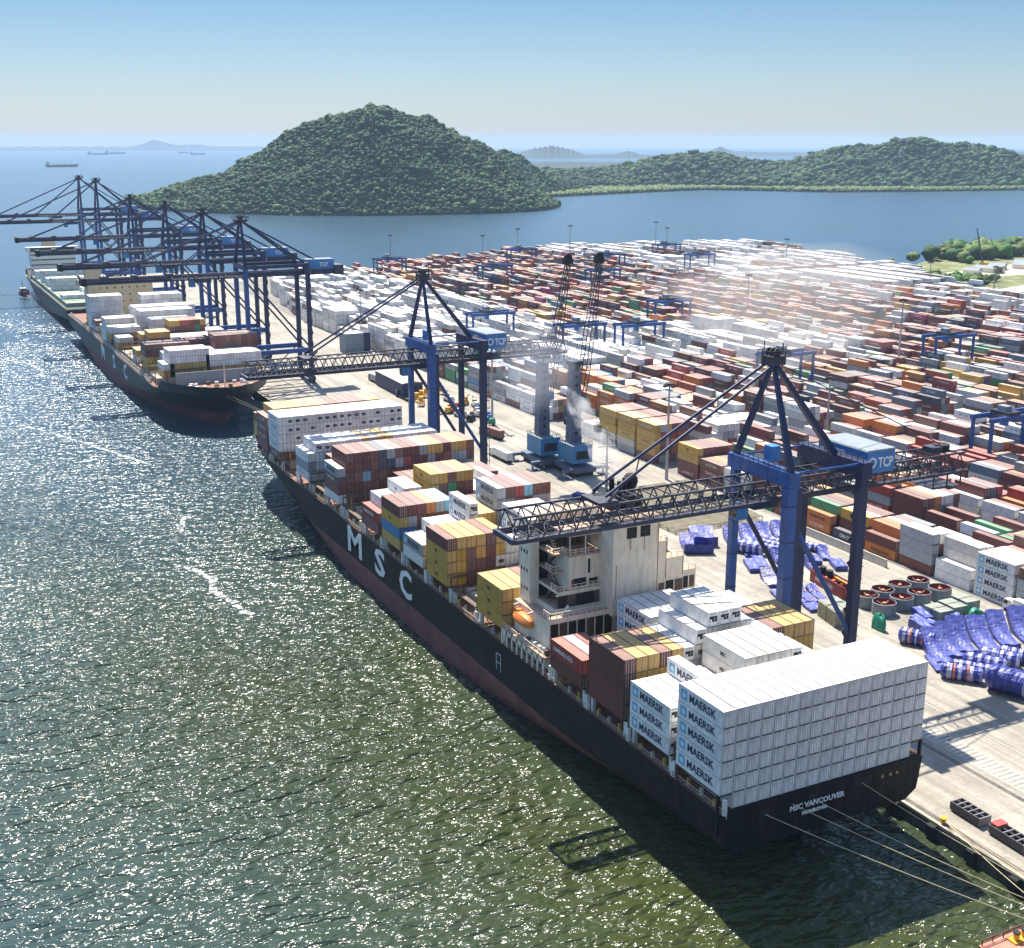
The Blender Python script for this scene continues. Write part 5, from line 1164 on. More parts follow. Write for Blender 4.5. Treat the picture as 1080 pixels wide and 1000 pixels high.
# steel rack field
M_rack = mat('beige rack paint', (0.46,0.41,0.28), 0.7, var=0.2, dirt=RUST, dirt_amt=0.3)
rk = MB()
for y in np.arange(-1.8, 1.81, 0.9): rk.box(-2.5,2.5,y-0.11,y+0.11,1.3,1.6,M_rack)
for x in np.arange(-2.5, 2.51, 1.0): rk.box(x-0.1,x+0.1,-1.9,1.9,1.05,1.31,M_rack)
for x in (-2.4,2.4):
    for y in (-1.8,1.8): rk.box(x-0.12,x+0.12,y-0.12,y+0.12,0,1.05,M_rack)
rkm = rk.mesh('storage_rack')
for i in range(6):
    for j in range(11):
        x = 99.5+i*5.6+(j*0.35 if i > 4 else 0); y = 155.5+j*4.3
        if y > 196+i*1.0 or (i < 2 and j > 8): continue
        tag(link('storage_rack', rkm, None, (x,y,3.01)), 'low beige steel rack in the wide field of racks behind the deckhouse', 'storage rack', 'field of steel racks')

# cargo wrapped in blue tarpaulin
def tarp_mat(name, col):
    m, nt, b = nodes_of(name); N = nt.nodes; L = nt.links; tc = N.new('ShaderNodeTexCoord')
    n = N.new('ShaderNodeTexNoise'); n.inputs['Scale'].default_value = 0.9; n.inputs['Detail'].default_value = 7; n.inputs['Distortion'].default_value = 1.2; L.new(tc.outputs['Object'], n.inputs['Vector'])
    r = N.new('ShaderNodeValToRGB'); r.color_ramp.elements[0].position = 0.35; r.color_ramp.elements[0].color = (*[c*0.7 for c in col],1); r.color_ramp.elements[1].position = 0.7; r.color_ramp.elements[1].color = (*[min(1,c*1.25+0.03) for c in col],1)
    L.new(n.outputs['Fac'], r.inputs[0]); L.new(r.outputs[0], b.inputs['Base Color']); b.inputs['Roughness'].default_value = 0.38
    n2 = N.new('ShaderNodeTexNoise'); n2.inputs['Scale'].default_value = 1.4; n2.inputs['Detail'].default_value = 5; n2.inputs['Distortion'].default_value = 2; L.new(tc.outputs['Object'], n2.inputs['Vector'])
    bp = N.new('ShaderNodeBump'); bp.inputs['Strength'].default_value = 0.8; bp.inputs['Distance'].default_value = 0.18; L.new(n2.outputs['Fac'], bp.inputs['Height']); L.new(bp.outputs[0], b.inputs['Normal']); return m
M_tarp = tarp_mat('blue tarpaulin', (0.014,0.024,0.24)); M_tarpl = tarp_mat('sun-bleached tarpaulin', (0.075,0.095,0.36)); M_band = tarp_mat('pale wrap', (0.42,0.43,0.62)); M_strap = mat('orange strap', (0.5,0.14,0.07), 0.6)  # paler copy painted on sunlit tops, deep blue on their shaded sides
M_tube = mat('red oxide primer', (0.22,0.03,0.025), 0.6, var=0.3)
TG = 'tarpaulin wrapped cargo on the quay'
def roll(p, q, r, label, bands=5, strap=False):
    p, q = Vector(p), Vector(q); d = q-p; L_ = d.length; a = d.normalized(); s_ = a.cross(Vector((0,0,1))).normalized(); rr = random.Random(int(p.x*13+p.y*7))
    t = thing('wrapped_roll', label, 'wrapped roll', (p.x,p.y,3.0), 0, TG); b = MB(); n = 26; k0 = [rr.uniform(0.94,1.05) for _ in range(n+1)]
    def fn(u, v):
        th = v*2*math.pi; i = min(n, int(u*n+0.5)); wob = k0[i]*(1+0.035*math.sin(5*th+i)); c = a*(u*L_); e = min(1, 0.55+8*u, 0.55+8*(1-u))
        return tuple(c+(s_*math.cos(th)+Vector((0,0,1))*math.sin(th))*r*wob*e+Vector((0,0,r)))
    b.grid(fn, n, 14, M_tarp); kb = b.mi(M_band); nb = 0
    for fi in range(len(b.f)):
        u = (fi//14)/n; 
        if (u*bands) % 1 > 0.55: b.m[fi] = kb
    for u in (0, 1): b.poly([fn(u, v/14) for v in range(14)], M_tarp)
    b.build('wrapping', t)
    if strap:
        for u in (0.3, 0.62):
            st = MB(); st.grid(lambda e, v: tuple(a*((u+e*0.05)*L_)+(s_*math.cos(v*2*math.pi)+Vector((0,0,1))*math.sin(v*2*math.pi))*r*1.07+Vector((0,0,r))), 1, 14, M_strap); st.build('strap', t)
    cr = MB()
    for u in (0.2, 0.8): c = a*(u*L_); cr.beam(c-s_*r*0.9+Vector((0,0,0.2)), c+s_*r*0.9+Vector((0,0,0.2)), 0.4, 0.4, M_strap)
    cr.build('cradle', t); return t
def plate(c, L_, w_, h0, h1, rz, label, mt=None, thick=0.9, dip=1.3):
    """curved tower plate under a sheet: cross ends along local y, high far end h1, near end h0"""
    t = thing('covered_plate', label, 'covered plate', (c[0],c[1],3.0), rz, TG); b = MB(); n = 14
    def top(u, v):
        y = (u-0.5)*L_; x = (v-0.5)*w_; z = lerp(h0,h1,u**1.6)-dip*math.sin(math.pi*u)*0.8+0.12*math.sin(9*v+5*u); return (x,y,max(0.35,z)+0.08*math.sin(23*u+7*v))
    b.grid(top, n, 6, mt or M_tarpl)
    def edge(v0): return [top(i/n, v0) for i in range(n+1)]
    for v0 in (0, 1):
        e = edge(v0)
        for p, q in zip(e, e[1:]): b.poly([(p[0],p[1],max(0,p[2]-thick-1.2)),(q[0],q[1],max(0,q[2]-thick-1.2)),q,p], M_tarp)
    for u0 in (0, 1):
        for j in range(6):
            p, q = top(u0,j/6), top(u0,(j+1)/6); b.poly([(p[0],p[1],max(0,p[2]-thick-1.6)),(q[0],q[1],max(0,q[2]-thick-1.6)),q,p], M_tarp)
    b.build('sheet', t)
    k = MB(); k.box(-w_*0.35,w_*0.35,-L_*0.3,-L_*0.3+0.5,0,0.35,M_strap); k.box(-w_*0.35,w_*0.35,L_*0.25,L_*0.25+0.5,0,max(0.4,h1*0.4),M_strap); k.build('cradle', t)
    for y in (-0.2,0.22):
        s_ = MB(); s_.grid(lambda e, v: (top(y+0.5+e*0.02,v)[0],top(y+0.5+e*0.02,v)[1],top(y+0.5+e*0.02,v)[2]+0.03), 1, 6, M_tarp); s_.build('seam', t)
    return t
rr_ = R(-25)
for i, (x, y, ln) in enumerate(((99.5,50.5,11.5),(104.5,51.5,10.5),(108.8,52.3,10.5),(114.8,51.2,11.5),(121,51,11.5),(127,50,11))):
    plate((x,y), ln, 4.4 if i != 3 else 5.0, 0.9, 4.8+0.4*(i % 3), rr_, f'{ORD[i]} upswept bleached-blue covered plate from the stern block, in the leaning row', None)
roll((91.2,41.5,0),(97.0,34.6,0),1.75,'banded blue roll with two orange straps, nearest the stern block',4,True)
roll((96.0,43.5,0),(101.6,35.8,0),1.35,'thin pale banded roll just behind the strapped one',7)
roll((100.5,43.8,0),(105.8,36,0),1.7,'fat banded blue roll in the middle of the right-hand rolls',5)
roll((105.5,44.2,0),(110.5,36.5,0),1.8,'banded blue roll behind the fat one, toward the yard road',5)
roll((110.5,43,0),(115.5,35.5,0),1.7,'banded roll at the right picture edge',5)
roll((96.2,33,0),(101.8,19.5,0),2.9,'huge dark blue shrouded roll at the right edge, nearest the camera',1)
roll((97.6,60.8,0),(102.4,53.5,0),1.9,'banded roll lying just behind the stern block, left of the leaning plates',6,True)
roll((103.5,134.5,0),(108.2,125.5,0),1.9,'dark banded roll, left of the far roll cluster',5)
for i, (x, y) in enumerate(((109,135),(112.5,135.5),(116.5,134),(120,133))):
    roll((x,y,0),(x+5.2,y-13,0),1.25,f'{["first","second","third","fourth"][i]} slim striped roll of the far cluster, counted from the crane leg',8)
plate((95.6,140.8),13,8.5,3.0,2.6,R(-28),'wavy dark blue covered plate beside the deckhouse, left one of a pair',M_tarp,dip=2.6)
plate((101.5,145.6),13,7,3.0,2.6,R(-28),'wavy bleached covered plate beside the rack field, right one of a pair',None,dip=2.6)
for i, (x, y) in enumerate(((108.5,140.5),(114,140),(119.6,139.5),(124.6,138.5))):
    plate((x,y),9.5,4.2,1.2,3.6,R(-25),f'{ORD[i]} raised bleached plate behind the far rolls, counted from the deckhouse side')
def slab(x, y, l, w_, h, rz, label, m=None):
    t = thing('covered_slab', label, 'covered slab', (x,y,3.0), rz, TG); b = MB()
    def top(u, v): return ((v-0.5)*w_, (u-0.5)*l, h+0.1*math.sin(11*u+3*v)+0.06*math.sin(17*v))
    b.grid(top, 10, 5, m or M_tarpl)
    for v0 in (0,1):
        for i in range(10): p, q = top(i/10,v0), top((i+1)/10,v0); b.poly([(p[0],p[1],0.25),(q[0],q[1],0.25),q,p], M_tarp)
    for u0 in (0,1):
        for j in range(5): p, q = top(u0,j/5), top(u0,(j+1)/5); b.poly([(p[0],p[1],0.25),(q[0],q[1],0.25),q,p], M_tarp)
    b.build('sheet', t); MB().box(-w_*0.42,w_*0.42,-l*0.3,-l*0.3+0.4,0,0.25,M_strap).box(-w_*0.42,w_*0.42,l*0.3,l*0.3+0.4,0,0.25,M_strap).build('cradle', t)
M_slab = tarp_mat('mid blue tarpaulin', (0.10,0.12,0.5))
slab(99,119,9,3.0,1.3,R(-25),'flat mid-blue covered slab, seaward one of two beside the far rolls',M_slab); slab(102.6,119.6,9,3.0,1.3,R(-25),'flat mid-blue covered slab, landward one of two beside the far rolls',M_slab)
plate((97.2,106.8),8.5,5.5,0.9,3.0,R(-20),'single pale curved plate lying before the second crane leg',tarp_mat('pale lilac sheet',(0.42,0.4,0.52)),dip=1.6)
slab(90.5,96.5,9,1.8,0.8,R(-18),'narrow pale covered slab near the crane\'s wide leg')
for i, (x, y) in enumerate(((94.5,95),(97.6,94.2),(100.8,93))): plate((x,y),10,2.7,0.7,1.8,R(-14),f'low curved pale plate in front of the red open crate, {ORD[i]} from the water')
slab(93.5,86.5,5,4,0.9,R(-14),'small pale sheet-covered slab beside the wire cages'); slab(121,108.5,7,3.5,1.4,R(-25),'pale lilac covered slab behind the red open crate'); slab(118,115,6,3,1.2,R(-25),'flat lilac covered slab under the yard road barrier')
for i, (x, y, a) in enumerate(((111,65.5,8),(113.5,69,-20),(117.5,61.5,-30),(106.8,62.5,-8))): slab(x,y,7.5,2.6,1.5+0.3*i,R(a),f'tilted blue-edged sheet behind the leaning plates, {ORD[i]} of four')
slab(95.5,46.5,9,3.2,0.7,R(-28),'crumpled pale sheet lying against the stern block\'s right edge')
slab(91,200.5,5,3,1.8,R(20),'crumpled violet bundle beyond the bow of the lowered boom',M_tarp)

for i, (x, y, l, w_, a) in enumerate(((106,129.5,8,3.4,-24),(110,120.5,7,4,-20),(114.5,123,8,3,-27),(119,126.5,8,3,-25),(123.5,128,8,3,-25),(113.8,111,6,3,-18),(123.5,117,7,3,-25))):
    plate((x,y), l, w_, 0.8+0.2*(i % 3), 2.6+0.3*(i % 2), R(a), f'crumpled blue covered plate amid the far rolls, {ORD[i]} of seven from the water', M_tarp if i % 2 else None, dip=1.0)
# ring sections with red insides
ring = None
for i, (x, y) in enumerate(((113.6,83.3),(120.2,84.2),(127.1,84.6),(127.6,77.4),(120.6,77.6),(113.9,76.9),(107.2,76.0),(107.3,82.2))):
    lab = f"grey steel ring with red inside, {['left one of the back row','middle of the back row','right of the back row','rightmost of the front row','third of the front row from the crane leg','second of the front row from the crane leg','front one nearest the crane leg','half hidden behind the crane leg'][i]}"
    if ring is None:
        ring = thing('steel_ring', lab, 'steel ring', (x,y,3), 0, 'steel rings on the quay')
        MB().lathe([(3.0,0),(3.0,3.2),(2.86,3.25),(2.8,3.1)],(0,0),mat('ring shell grey',(0.19,0.22,0.24),0.6,var=0.2,dirt=(0.3,0.25,0.2),dirt_amt=0.4),28).build('shell', ring)
        MB().lathe([(2.8,3.1),(2.8,0.05),(0.02,0.05)],(0,0),M_tube,28).build('lining', ring)
        b = MB()
        for k in range(5): a = k*2*math.pi/5; b.beam((0,0,2.2),(2.75*math.cos(a),2.75*math.sin(a),2.6),0.3,0.24,M_deck)
        b.cyl((0,0),0.5,0.1,3.0,mat('spider primer',(0.5,0.22,0.14),0.7,var=0.2),10); b.build('brace_spider', ring)
    else: copy_tree(ring, lab, None, (x,y,3), i*0.7)
# grey tarped crates and wire cages
M_crate = mat('grey green crate cover', (0.25,0.28,0.23), 0.75, var=0.25, bump=0.4, bscale=1.5)
for i, (x, y) in enumerate(((117.4,67.8),(122.6,68.2),(128,69.2))):
    t = thing('covered_crate', f'grey-green covered crate behind the leaning plates, {ORD[i]} of three from the water', 'crate', (x,y,3), R(-3), 'covered crates')
    MB().box(-2.2,2.2,-2.9,2.9,0.3,2.7+0.15*i,M_crate).build('cover', t); MB().box(-2.0,2.0,-2.5,-2.0,0,0.3,M_deck).box(-2.0,2.0,2.0,2.5,0,0.3,M_deck).build('skid', t)
    MB().box(-2.26,2.26,-0.15,0.15,0.3,2.76+0.15*i,M_lash).build('lashing', t)
M_cage = mat('cage mesh grey', (0.16,0.18,0.13), 0.7, var=0.4)
for i, (x, y) in enumerate(((91.5,76),(94.6,76.6),(92.4,80.4),(95.6,81))):
    t = thing('wire_cage', f"stacked wire cage of dark bars beside the crane leg, {['front seaward','front landward','rear seaward','rear landward'][i]} one", 'cage', (x,y,3), R(-12), 'wire cages')
    b = MB(); b.box(-1.35,1.35,-1.9,1.9,0.1,3.9,M_cage)
    for z in np.arange(0.2,4.1,0.62):
        b.box(-1.45,1.45,-2.0,-1.9,z,z+0.14,M_rack); b.box(-1.45,-1.35,-2.0,2.0,z,z+0.14,M_rack)
    for k in np.arange(-1.4,1.41,0.4): b.box(k-0.05,k+0.05,-2.03,-1.93,0,4.0,M_rack)
    for k in np.arange(-1.9,1.91,0.45): b.box(-1.48,-1.38,k-0.05,k+0.05,0,4.0,M_rack)
    b.box(-1.45,1.45,-2,2,3.9,4.05,M_rack); b.build('frame', t); MB().box(-1.2,1.2,-1.7,1.7,4.05,4.25,M_crate).build('cover', t)
# green shrouded pieces
def shroud(x, y, l, w_, h, label, seed):
    b = MB(); q = random.Random(seed); ph = [q.uniform(0,6) for _ in range(4)]
    def fn(u, v):
        th = v*2*math.pi; k = math.cos(u*math.pi/2)**0.6 if u < 1 else 0.0; w = 1+0.12*math.sin(3*th+ph[0])+0.08*math.sin(7*th+ph[1]+4*u)
        return (w_*k*w*math.cos(th)+0.4*u*math.sin(ph[2]), l*k*w*math.sin(th), h*math.sin(u*math.pi/2)*(1+0.1*math.sin(2*th+ph[3])))
    b.grid(fn, 10, 18, M_green); tag(b.build('green_shroud', None, (x,y,3)), label, 'tarpaulin')
shroud(98.6,68.5,2.2,1.0,3.8,'tall green tarpaulin shroud beside the crane leg',3); shroud(125.8,63.5,1.6,2.4,2.4,'rounded dark green tarpaulin behind the leaning plates',5)
# open red crate with machinery
t = thing('open_top_crate', 'long red open-topped crate with orange machinery inside, white lettering on side', 'crate', (107.6,95.5,3), R(-7))
b = MB()
for x in (-2.0,2.0): b.box(x-0.08,x+0.08,-7.6,7.6,0.1,3.4,cmat('r'))
for y in (-7.6,7.6): b.box(-2.0,2.0,y-0.08,y+0.08,0.1,3.4,cmat('r'))
b.box(-2,2,-7.6,7.6,0,0.3,M_dark)
for y in np.arange(-7.4,7.5,0.8): b.box(-2.14,-2.06,y-0.1,y+0.1,0.2,3.4,cmat('r'))
bo = b.build('body', t); link('side_lettering', text_mesh('HAMBURG SÜD',1.5,M_letw,0.01,0.03,'-x',8.0), bo, (-2.16,5.0,1.2))
b = MB(); q = random.Random(2)
for i in range(14):
    x, y = q.uniform(-1.4,1.4), -6.6+i*1.0; b.box(x-0.5,x+0.5,y-0.4,y+0.5,0.3,2.2+q.random()*1.6,[M_orange,M_dark,M_tube][i % 3])
for y in (2.0,5.2): b.cyl((0.3,y),0.9,3.0,4.6,M_dark,12)
b.beam((0.6,-6.5,3.2),(0.6,0,3.3),0.8,0.5,M_orange); b.build('machinery', t)
# yard road barrier
for k in range(9):
    y = 104+k*4.3; o = MB().hexa([(-0.45,-2.1,0),(0.45,-2.1,0),(0.45,2.1,0),(-0.45,2.1,0),(-0.2,-2.1,2.4),(0.2,-2.1,2.4),(0.2,2.1,2.4),(-0.2,2.1,2.4)], mat('barrier concrete',(0.5,0.46,0.38),0.85,var=0.15)).build('barrier_block', None, (132.6,y,3.0))
    tag(o, 'pale concrete barrier block in the row before the yard', 'barrier', 'concrete barrier row')

# vehicles
def truck(loc, rz, label, load, cabm, L_=12.2, kind='box'):
    t = thing('container_truck', label, 'truck', loc, rz, 'terminal trucks')
    b = MB(); b.box(-1.2,1.2,L_/2+0.5,L_/2+2.7,0.9,3.3,cabm); b.hexa([(-1.15,L_/2+2.7,0.9),(1.15,L_/2+2.7,0.9),(1.15,L_/2+3.2,0.9),(-1.15,L_/2+3.2,0.9),(-1.15,L_/2+2.7,3.2),(1.15,L_/2+2.7,3.2),(1.15,L_/2+2.9,2.2),(-1.15,L_/2+2.9,2.2)],cabm); b.box(-1.22,1.22,L_/2+1.6,L_/2+2.72,2.1,3.0,M_glass); b.build('cab', t)
    MB().box(-1.1,1.1,-L_/2,L_/2+3.0,0.85,1.15,M_dark).build('chassis', t)
    for y in (-L_/2+1.2,-L_/2+2.5,-L_/2+3.8,L_/2-0.5,L_/2+2.2):
        for x in (-1.0,1.0): MB().tube([(x-0.2,y,0.5),(x+0.2,y,0.5)],0.5,M_rubber,12).build('wheel', t)
    if load:
        k = MB(); k.box(-1.22,1.22,-L_/2,L_/2,1.15,4.0,cmat(load),rmat(load))
        for x in (-0.8,-0.3,0.3,0.8): k.box(x-0.03,x+0.03,-L_/2-0.05,-L_/2,1.2,3.9,M_rod)
        for y in np.arange(-L_/2+0.3,L_/2-0.3,0.6): k.box(-1.25,-1.22,y,y+0.26,1.3,3.9,cmat(load))
        k.build('load_body', t)
    return t
truck((91,259,3),0,'white container truck alone on the apron, ahead of the blue mobile cranes','w',M_white)
truck((104,293,3),R(8),'dark red container truck beside the second crane\'s landward leg','b',M_white)
truck((105,398,3),0,'white truck beside the long blue shed','w',M_white)
truck((104,424,3),0,'second grey truck farther along past the blue shed','g',M_navy)
truck((137,55,3),0,'white truck with white cab beside yard front, half out of the picture','w',M_white)
truck((101,380,3),0,'small dark truck with no load behind the white truck by the shed',None,M_navy)
truck((72.5,104,3),R(4),'orange cabbed empty flatbed trailer behind the crane\'s slim leg',None,M_orange)
def car(loc, rz, label, m):
    t = thing('parked_car', label, 'car', loc, rz, 'cars on the quay')
    MB().hexa([(-0.9,-2.2,0.35),(0.9,-2.2,0.35),(0.9,2.2,0.35),(-0.9,2.2,0.35),(-0.88,-2.15,0.9),(0.88,-2.15,0.9),(0.88,2.1,0.8),(-0.88,2.1,0.8)],m).build('body', t)
    MB().hexa([(-0.85,-1.5,0.88),(0.85,-1.5,0.88),(0.85,0.9,0.85),(-0.85,0.9,0.85),(-0.65,-1.1,1.45),(0.65,-1.1,1.45),(0.65,0.3,1.45),(-0.65,0.3,1.45)],M_glass,m).build('cabin', t)
    for y in (-1.4,1.4):
        for x in (-0.85,0.85): MB().tube([(x-0.1,y,0.32),(x+0.1,y,0.32)],0.32,M_rubber,10).build('wheel', t)
car((102.4,344.5,3),R(10),'white car parked by the yellow lifting frames',M_white); car((71,118,3),0,'white car parked on the apron beside the deckhouse',M_white); car((74,112,3),0,'dark car parked on the apron beside the deckhouse',M_navy)
# yellow spreaders and plant
def spreader(loc, rz, label, m, s=1.0):
    t = thing('lifting_frame', label, 'lifting frame', loc, rz, 'lifting frames'); b = MB()
    for x in (-1.0,1.0): b.box(x-0.25,x+0.25,-3.0*s,3.0*s,1.6,2.2,m)
    for y in (-3.0*s,3.0*s,0): b.box(-1.3,1.3,y-0.3,y+0.3,1.5,2.3,m)
    b.build('frame', t); MB().box(-0.9,0.9,-1.2,1.2,2.3,4.2,m).build('head_block', t); b = MB()
    for x in (-1.1,1.1):
        for y in (-3*s,3*s): b.box(x-0.15,x+0.15,y-0.15,y+0.15,0,1.6,M_dark)
    b.build('twist_lock', t)
q = random.Random(31)
for i, (x, y) in enumerate(((102.4,364),(105.6,361),(108.8,364),(104,373),(108,377),(112,381),(117,388),(121,384))):
    spreader((x,y,3),R(q.uniform(-30,30)),f'yellow lifting frame in the cluster past the shed, {ORD[i]} from the nearest',M_yel)
M_wh2 = mat('off white plant', (0.55,0.54,0.5),0.6,var=0.2); M_gp = mat('green plant', (0.03,0.28,0.16),0.5,var=0.2); M_bp = mat('blue plant', (0.03,0.12,0.5),0.5,var=0.2); M_rp = mat('red plant',(0.4,0.06,0.05),0.5,var=0.2)
def plant(loc, rz, label, m, l=5.0):
    t = thing('yard_plant', label, 'machine', loc, rz, 'assorted plant on the apron')
    MB().box(-1.2,1.2,-l/2,l/2,0.7,1.9,m).box(-1.0,1.0,-l/2+0.2,l*0.05,1.9,2.9,m).build('body', t)
    MB().box(-0.8,0.8,l*0.1,l*0.4,1.9,3.6,M_glass,m).build('cab', t)
    for y in (-l*0.33,l*0.33):
        for x in (-1.1,1.1): MB().tube([(x-0.25,y,0.6),(x+0.25,y,0.6)],0.6,M_rubber,10).build('wheel', t)
    MB().beam((0,l*0.3,3.2),(0,l*0.9,4.2),0.3,0.35,M_dark).build('arm', t)
for i, (x, y, m, l, nm) in enumerate(((107.2,344,M_yel,5,'yellow-green'),(109.4,340,M_rp,5,'red'),(108.2,334,M_wh2,6,'pale'),(109,325,M_dark,6,'dark'),(117,366,M_wh2,7,'white flat'),(115.5,332,M_wh2,5,'small white'),(122.5,349,M_wh2,6,'white tank-like'),(112.5,314,M_gp,5,'bright green'),(119,338,M_bp,6,'blue'),(120,356,M_yel,5,'yellow'),(113,350,M_rp,6,'dull red'),(116,322,M_bp,4.5,'small blue'))):
    plant((x,y,3),R(q.uniform(-60,60)),f'{nm} machine in the row between the second crane\'s legs and the shed',m,l)
# long shed
t = thing('storage_shed', 'long low dark blue shed with tan roof beyond the second lattice crane', 'shed', (106.5,401,3), R(-2))
MB().box(-5,5,-19,20,0,7,mat('navy cladding',(0.02,0.03,0.09),0.6,var=0.2)).build('wall', t)
MB().hexa([(-5.3,-19.4,7),(5.3,-19.4,7),(5.3,20.4,7),(-5.3,20.4,7),(-0.3,-19.4,8.0),(0.3,-19.4,8.0),(0.3,20.4,8.0),(-0.3,20.4,8.0)],mat('tan roof sheet',(0.42,0.36,0.27),0.7,var=0.12)).build('roof', t)
MB().box(-2,2,-19.1,-19,0,5,M_dark).build('door', t)
t = thing('transformer_kiosk', 'pale boxy kiosk with dark blue end among the far crane legs', 'kiosk', (127,520,3), 0)
MB().box(-7,4,-5,5,0,11,M_roofg,M_white).build('wall', t); MB().box(4,8,-5,5,0,11,M_navy).build('end_bay', t)
# gridded bins at the quay edge
M_bin = mat('bin steel', (0.05,0.045,0.05), 0.7, var=0.3)
for i, (y, ln) in enumerate(((-4.6,6.6),(-13.6,7.2),(-22,7.0))):
    t = thing('gridded_bin', f"dark gridded bin on the quay edge behind the stern, {['nearest the ship','middle','farthest from ship'][i]} one", 'bin', (51.4,y,3), R(-1), 'gridded bins on the quay')
    b = MB(); b.box(-1.3,1.3,-ln/2,ln/2,0.25,0.5,M_bin)
    for x in (-1.3,0,1.3): b.box(x-0.12,x+0.12,-ln/2,ln/2,0.3,1.8,M_bin)
    for k in range(6): y_ = -ln/2+k*ln/5; b.box(-1.4,1.4,y_-0.12,y_+0.12,0.3,1.85,mat('bin rim',(0.2,0.18,0.18),0.7))
    b.build('frame', t); b = MB(); b.box(-1.2,1.2,-ln/2+0.2,ln/2-0.2,0,0.25,M_dark); b.build('base', t)
    if i == 1: MB().box(-1.2,1.2,ln/2-1.6,ln/2,1.85,2.3,M_rp).build('red_lid', t)
# ---------------------------------------------------------------- hills, woods, headland
nr = np.random.default_rng(5)
# ridge lines: (x, y, height above water, half width)
RIDGE1 = [(425,2527,2,60),(440,2463,11,110),(461,2397,26,150),(495,2337,46,185),(530,2287,62,210),(573,2234,93,235),(607,2193,112,250),(644,2160,129,262),(677,2133,151,275),(700,2114,163,280),(726,2099,168,280),(751,2090,166,280),(777,2085,158,278),(811,2077,153,275),(859,2111,147,255),(941,2206,136,190),(1039,2326,118,150),(1133,2414,98,130),(1216,2485,81,115),(1297,2544,63,105),(1385,2611,45,100),(1495,2687,26,95)]
RIDGE2 = [(1415, 3239, 14, 260), (1596, 3182, 27, 300), (1777, 3137, 35, 330), (1924, 3069, 48, 360), (2037, 2979, 76, 370), (2110, 2911, 89, 370), (2195, 2843, 72, 360), (2297, 2775, 50, 350), (2387, 2708, 71, 370), (2477, 2651, 106, 400), (2568, 2595, 123, 410), (2670, 2527, 114, 400), (2783, 2448, 70, 380), (2896, 2369, 48, 360), (3088, 2256, 59, 360), (3291, 2143, 42, 340)]
SHORE = [(990,2225),(1060,2235),(1180,2310),(1310,2372),(1560,2470),(1830,2560),(1930,2420),(2010,2275),(2220,2220),(2430,2180),(2620,2160),(2760,2130),(2900,2010),(3100,1850)]
def ridge_h(X, Y, Rg):
    H = np.full(X.shape, -50.0); R_ = np.array(Rg, float)
    for a, b_ in zip(R_[:-1], R_[1:]):
        d = b_[:2]-a[:2]; L2_ = d@d; t = np.clip(((X-a[0])*d[0]+(Y-a[1])*d[1])/L2_, 0, 1)
        px, py = a[0]+t*d[0], a[1]+t*d[1]; dist = np.hypot(X-px, Y-py); h = a[2]+t*(b_[2]-a[2]); w_ = a[3]+t*(b_[3]-a[3])
        q = dist/w_; H = np.maximum(H, h*(1-q**1.25)-3.0*q)
    return H
def vnoise(X, Y, s, seed):
    g = np.random.default_rng(seed).random((64, 64)); x, y = X/s, Y/s; xi, yi = np.floor(x).astype(int), np.floor(y).astype(int); fx, fy = x-xi, y-yi
    fx, fy = fx*fx*(3-2*fx), fy*fy*(3-2*fy); G = lambda a, b_: g[a % 64, b_ % 64]
    return (G(xi,yi)*(1-fx)+G(xi+1,yi)*fx)*(1-fy)+(G(xi,yi+1)*(1-fx)+G(xi+1,yi+1)*fx)*fy-0.5
def height1(X, Y):
    h = ridge_h(X, Y, RIDGE1); return h+np.clip(h, 0, 60)/60*(vnoise(X,Y,120,1)*34+vnoise(X,Y,45,2)*17)
sh = np.array(SHORE, float)
def plain(X, Y):                                      # low mangrove flat behind the shore line
    s = np.interp(X, sh[:,0], sh[:,1]); return np.where((X > 985) & (X < 3100), np.clip((Y-s)*0.2, -6, 2.5), -6)
def height2(X, Y):
    h = ridge_h(X, Y, RIDGE2); h = h+np.clip(h, 0, 60)/60*(vnoise(X,Y,140,3)*22+vnoise(X,Y,50,4)*9); s = np.interp(X, sh[:,0], sh[:,1])
    h = np.where(h > 0, h*np.clip((Y-s-20)/330, 0, 1)**0.75, h); h = np.where(Y < s+15, -8, h); return np.maximum(h, plain(X, Y))
def soil(): return mat('forest floor', (0.035,0.05,0.018), 0.95, var=0.3, scale=0.02)
def terrain(name, fn, x0, x1, y0, y1, st):
    xs, ys = np.arange(x0, x1, st), np.arange(y0, y1, st); X, Y = np.meshgrid(xs, ys, indexing='ij'); Z = np.clip(fn(X, Y), -6, None)
    nx, ny = X.shape; V = np.stack([X, Y, Z], -1).reshape(-1, 3); i, j = np.meshgrid(np.arange(nx-1), np.arange(ny-1), indexing='ij'); a = (i*ny+j).reshape(-1)
    F = np.stack([a, a+ny, a+ny+1, a+1], -1); keep = (Z.reshape(-1)[F] > -5.5).any(1); F = F[keep]; me = bpy.data.meshes.new(name); me.vertices.add(len(V)); me.vertices.foreach_set('co', V.astype(np.float32).reshape(-1))
    me.loops.add(F.size); me.loops.foreach_set('vertex_index', F.reshape(-1)); me.polygons.add(len(F)); me.polygons.foreach_set('loop_start', np.arange(len(F))*4); me.update(calc_edges=True); me.validate()
    me.materials.append(soil()); return struct(link(name, me))
terrain('hill', height1, 250, 1700, 1600, 3000, 14); terrain('hill_range', height2, 980, 3500, 1500, 4300, 24)

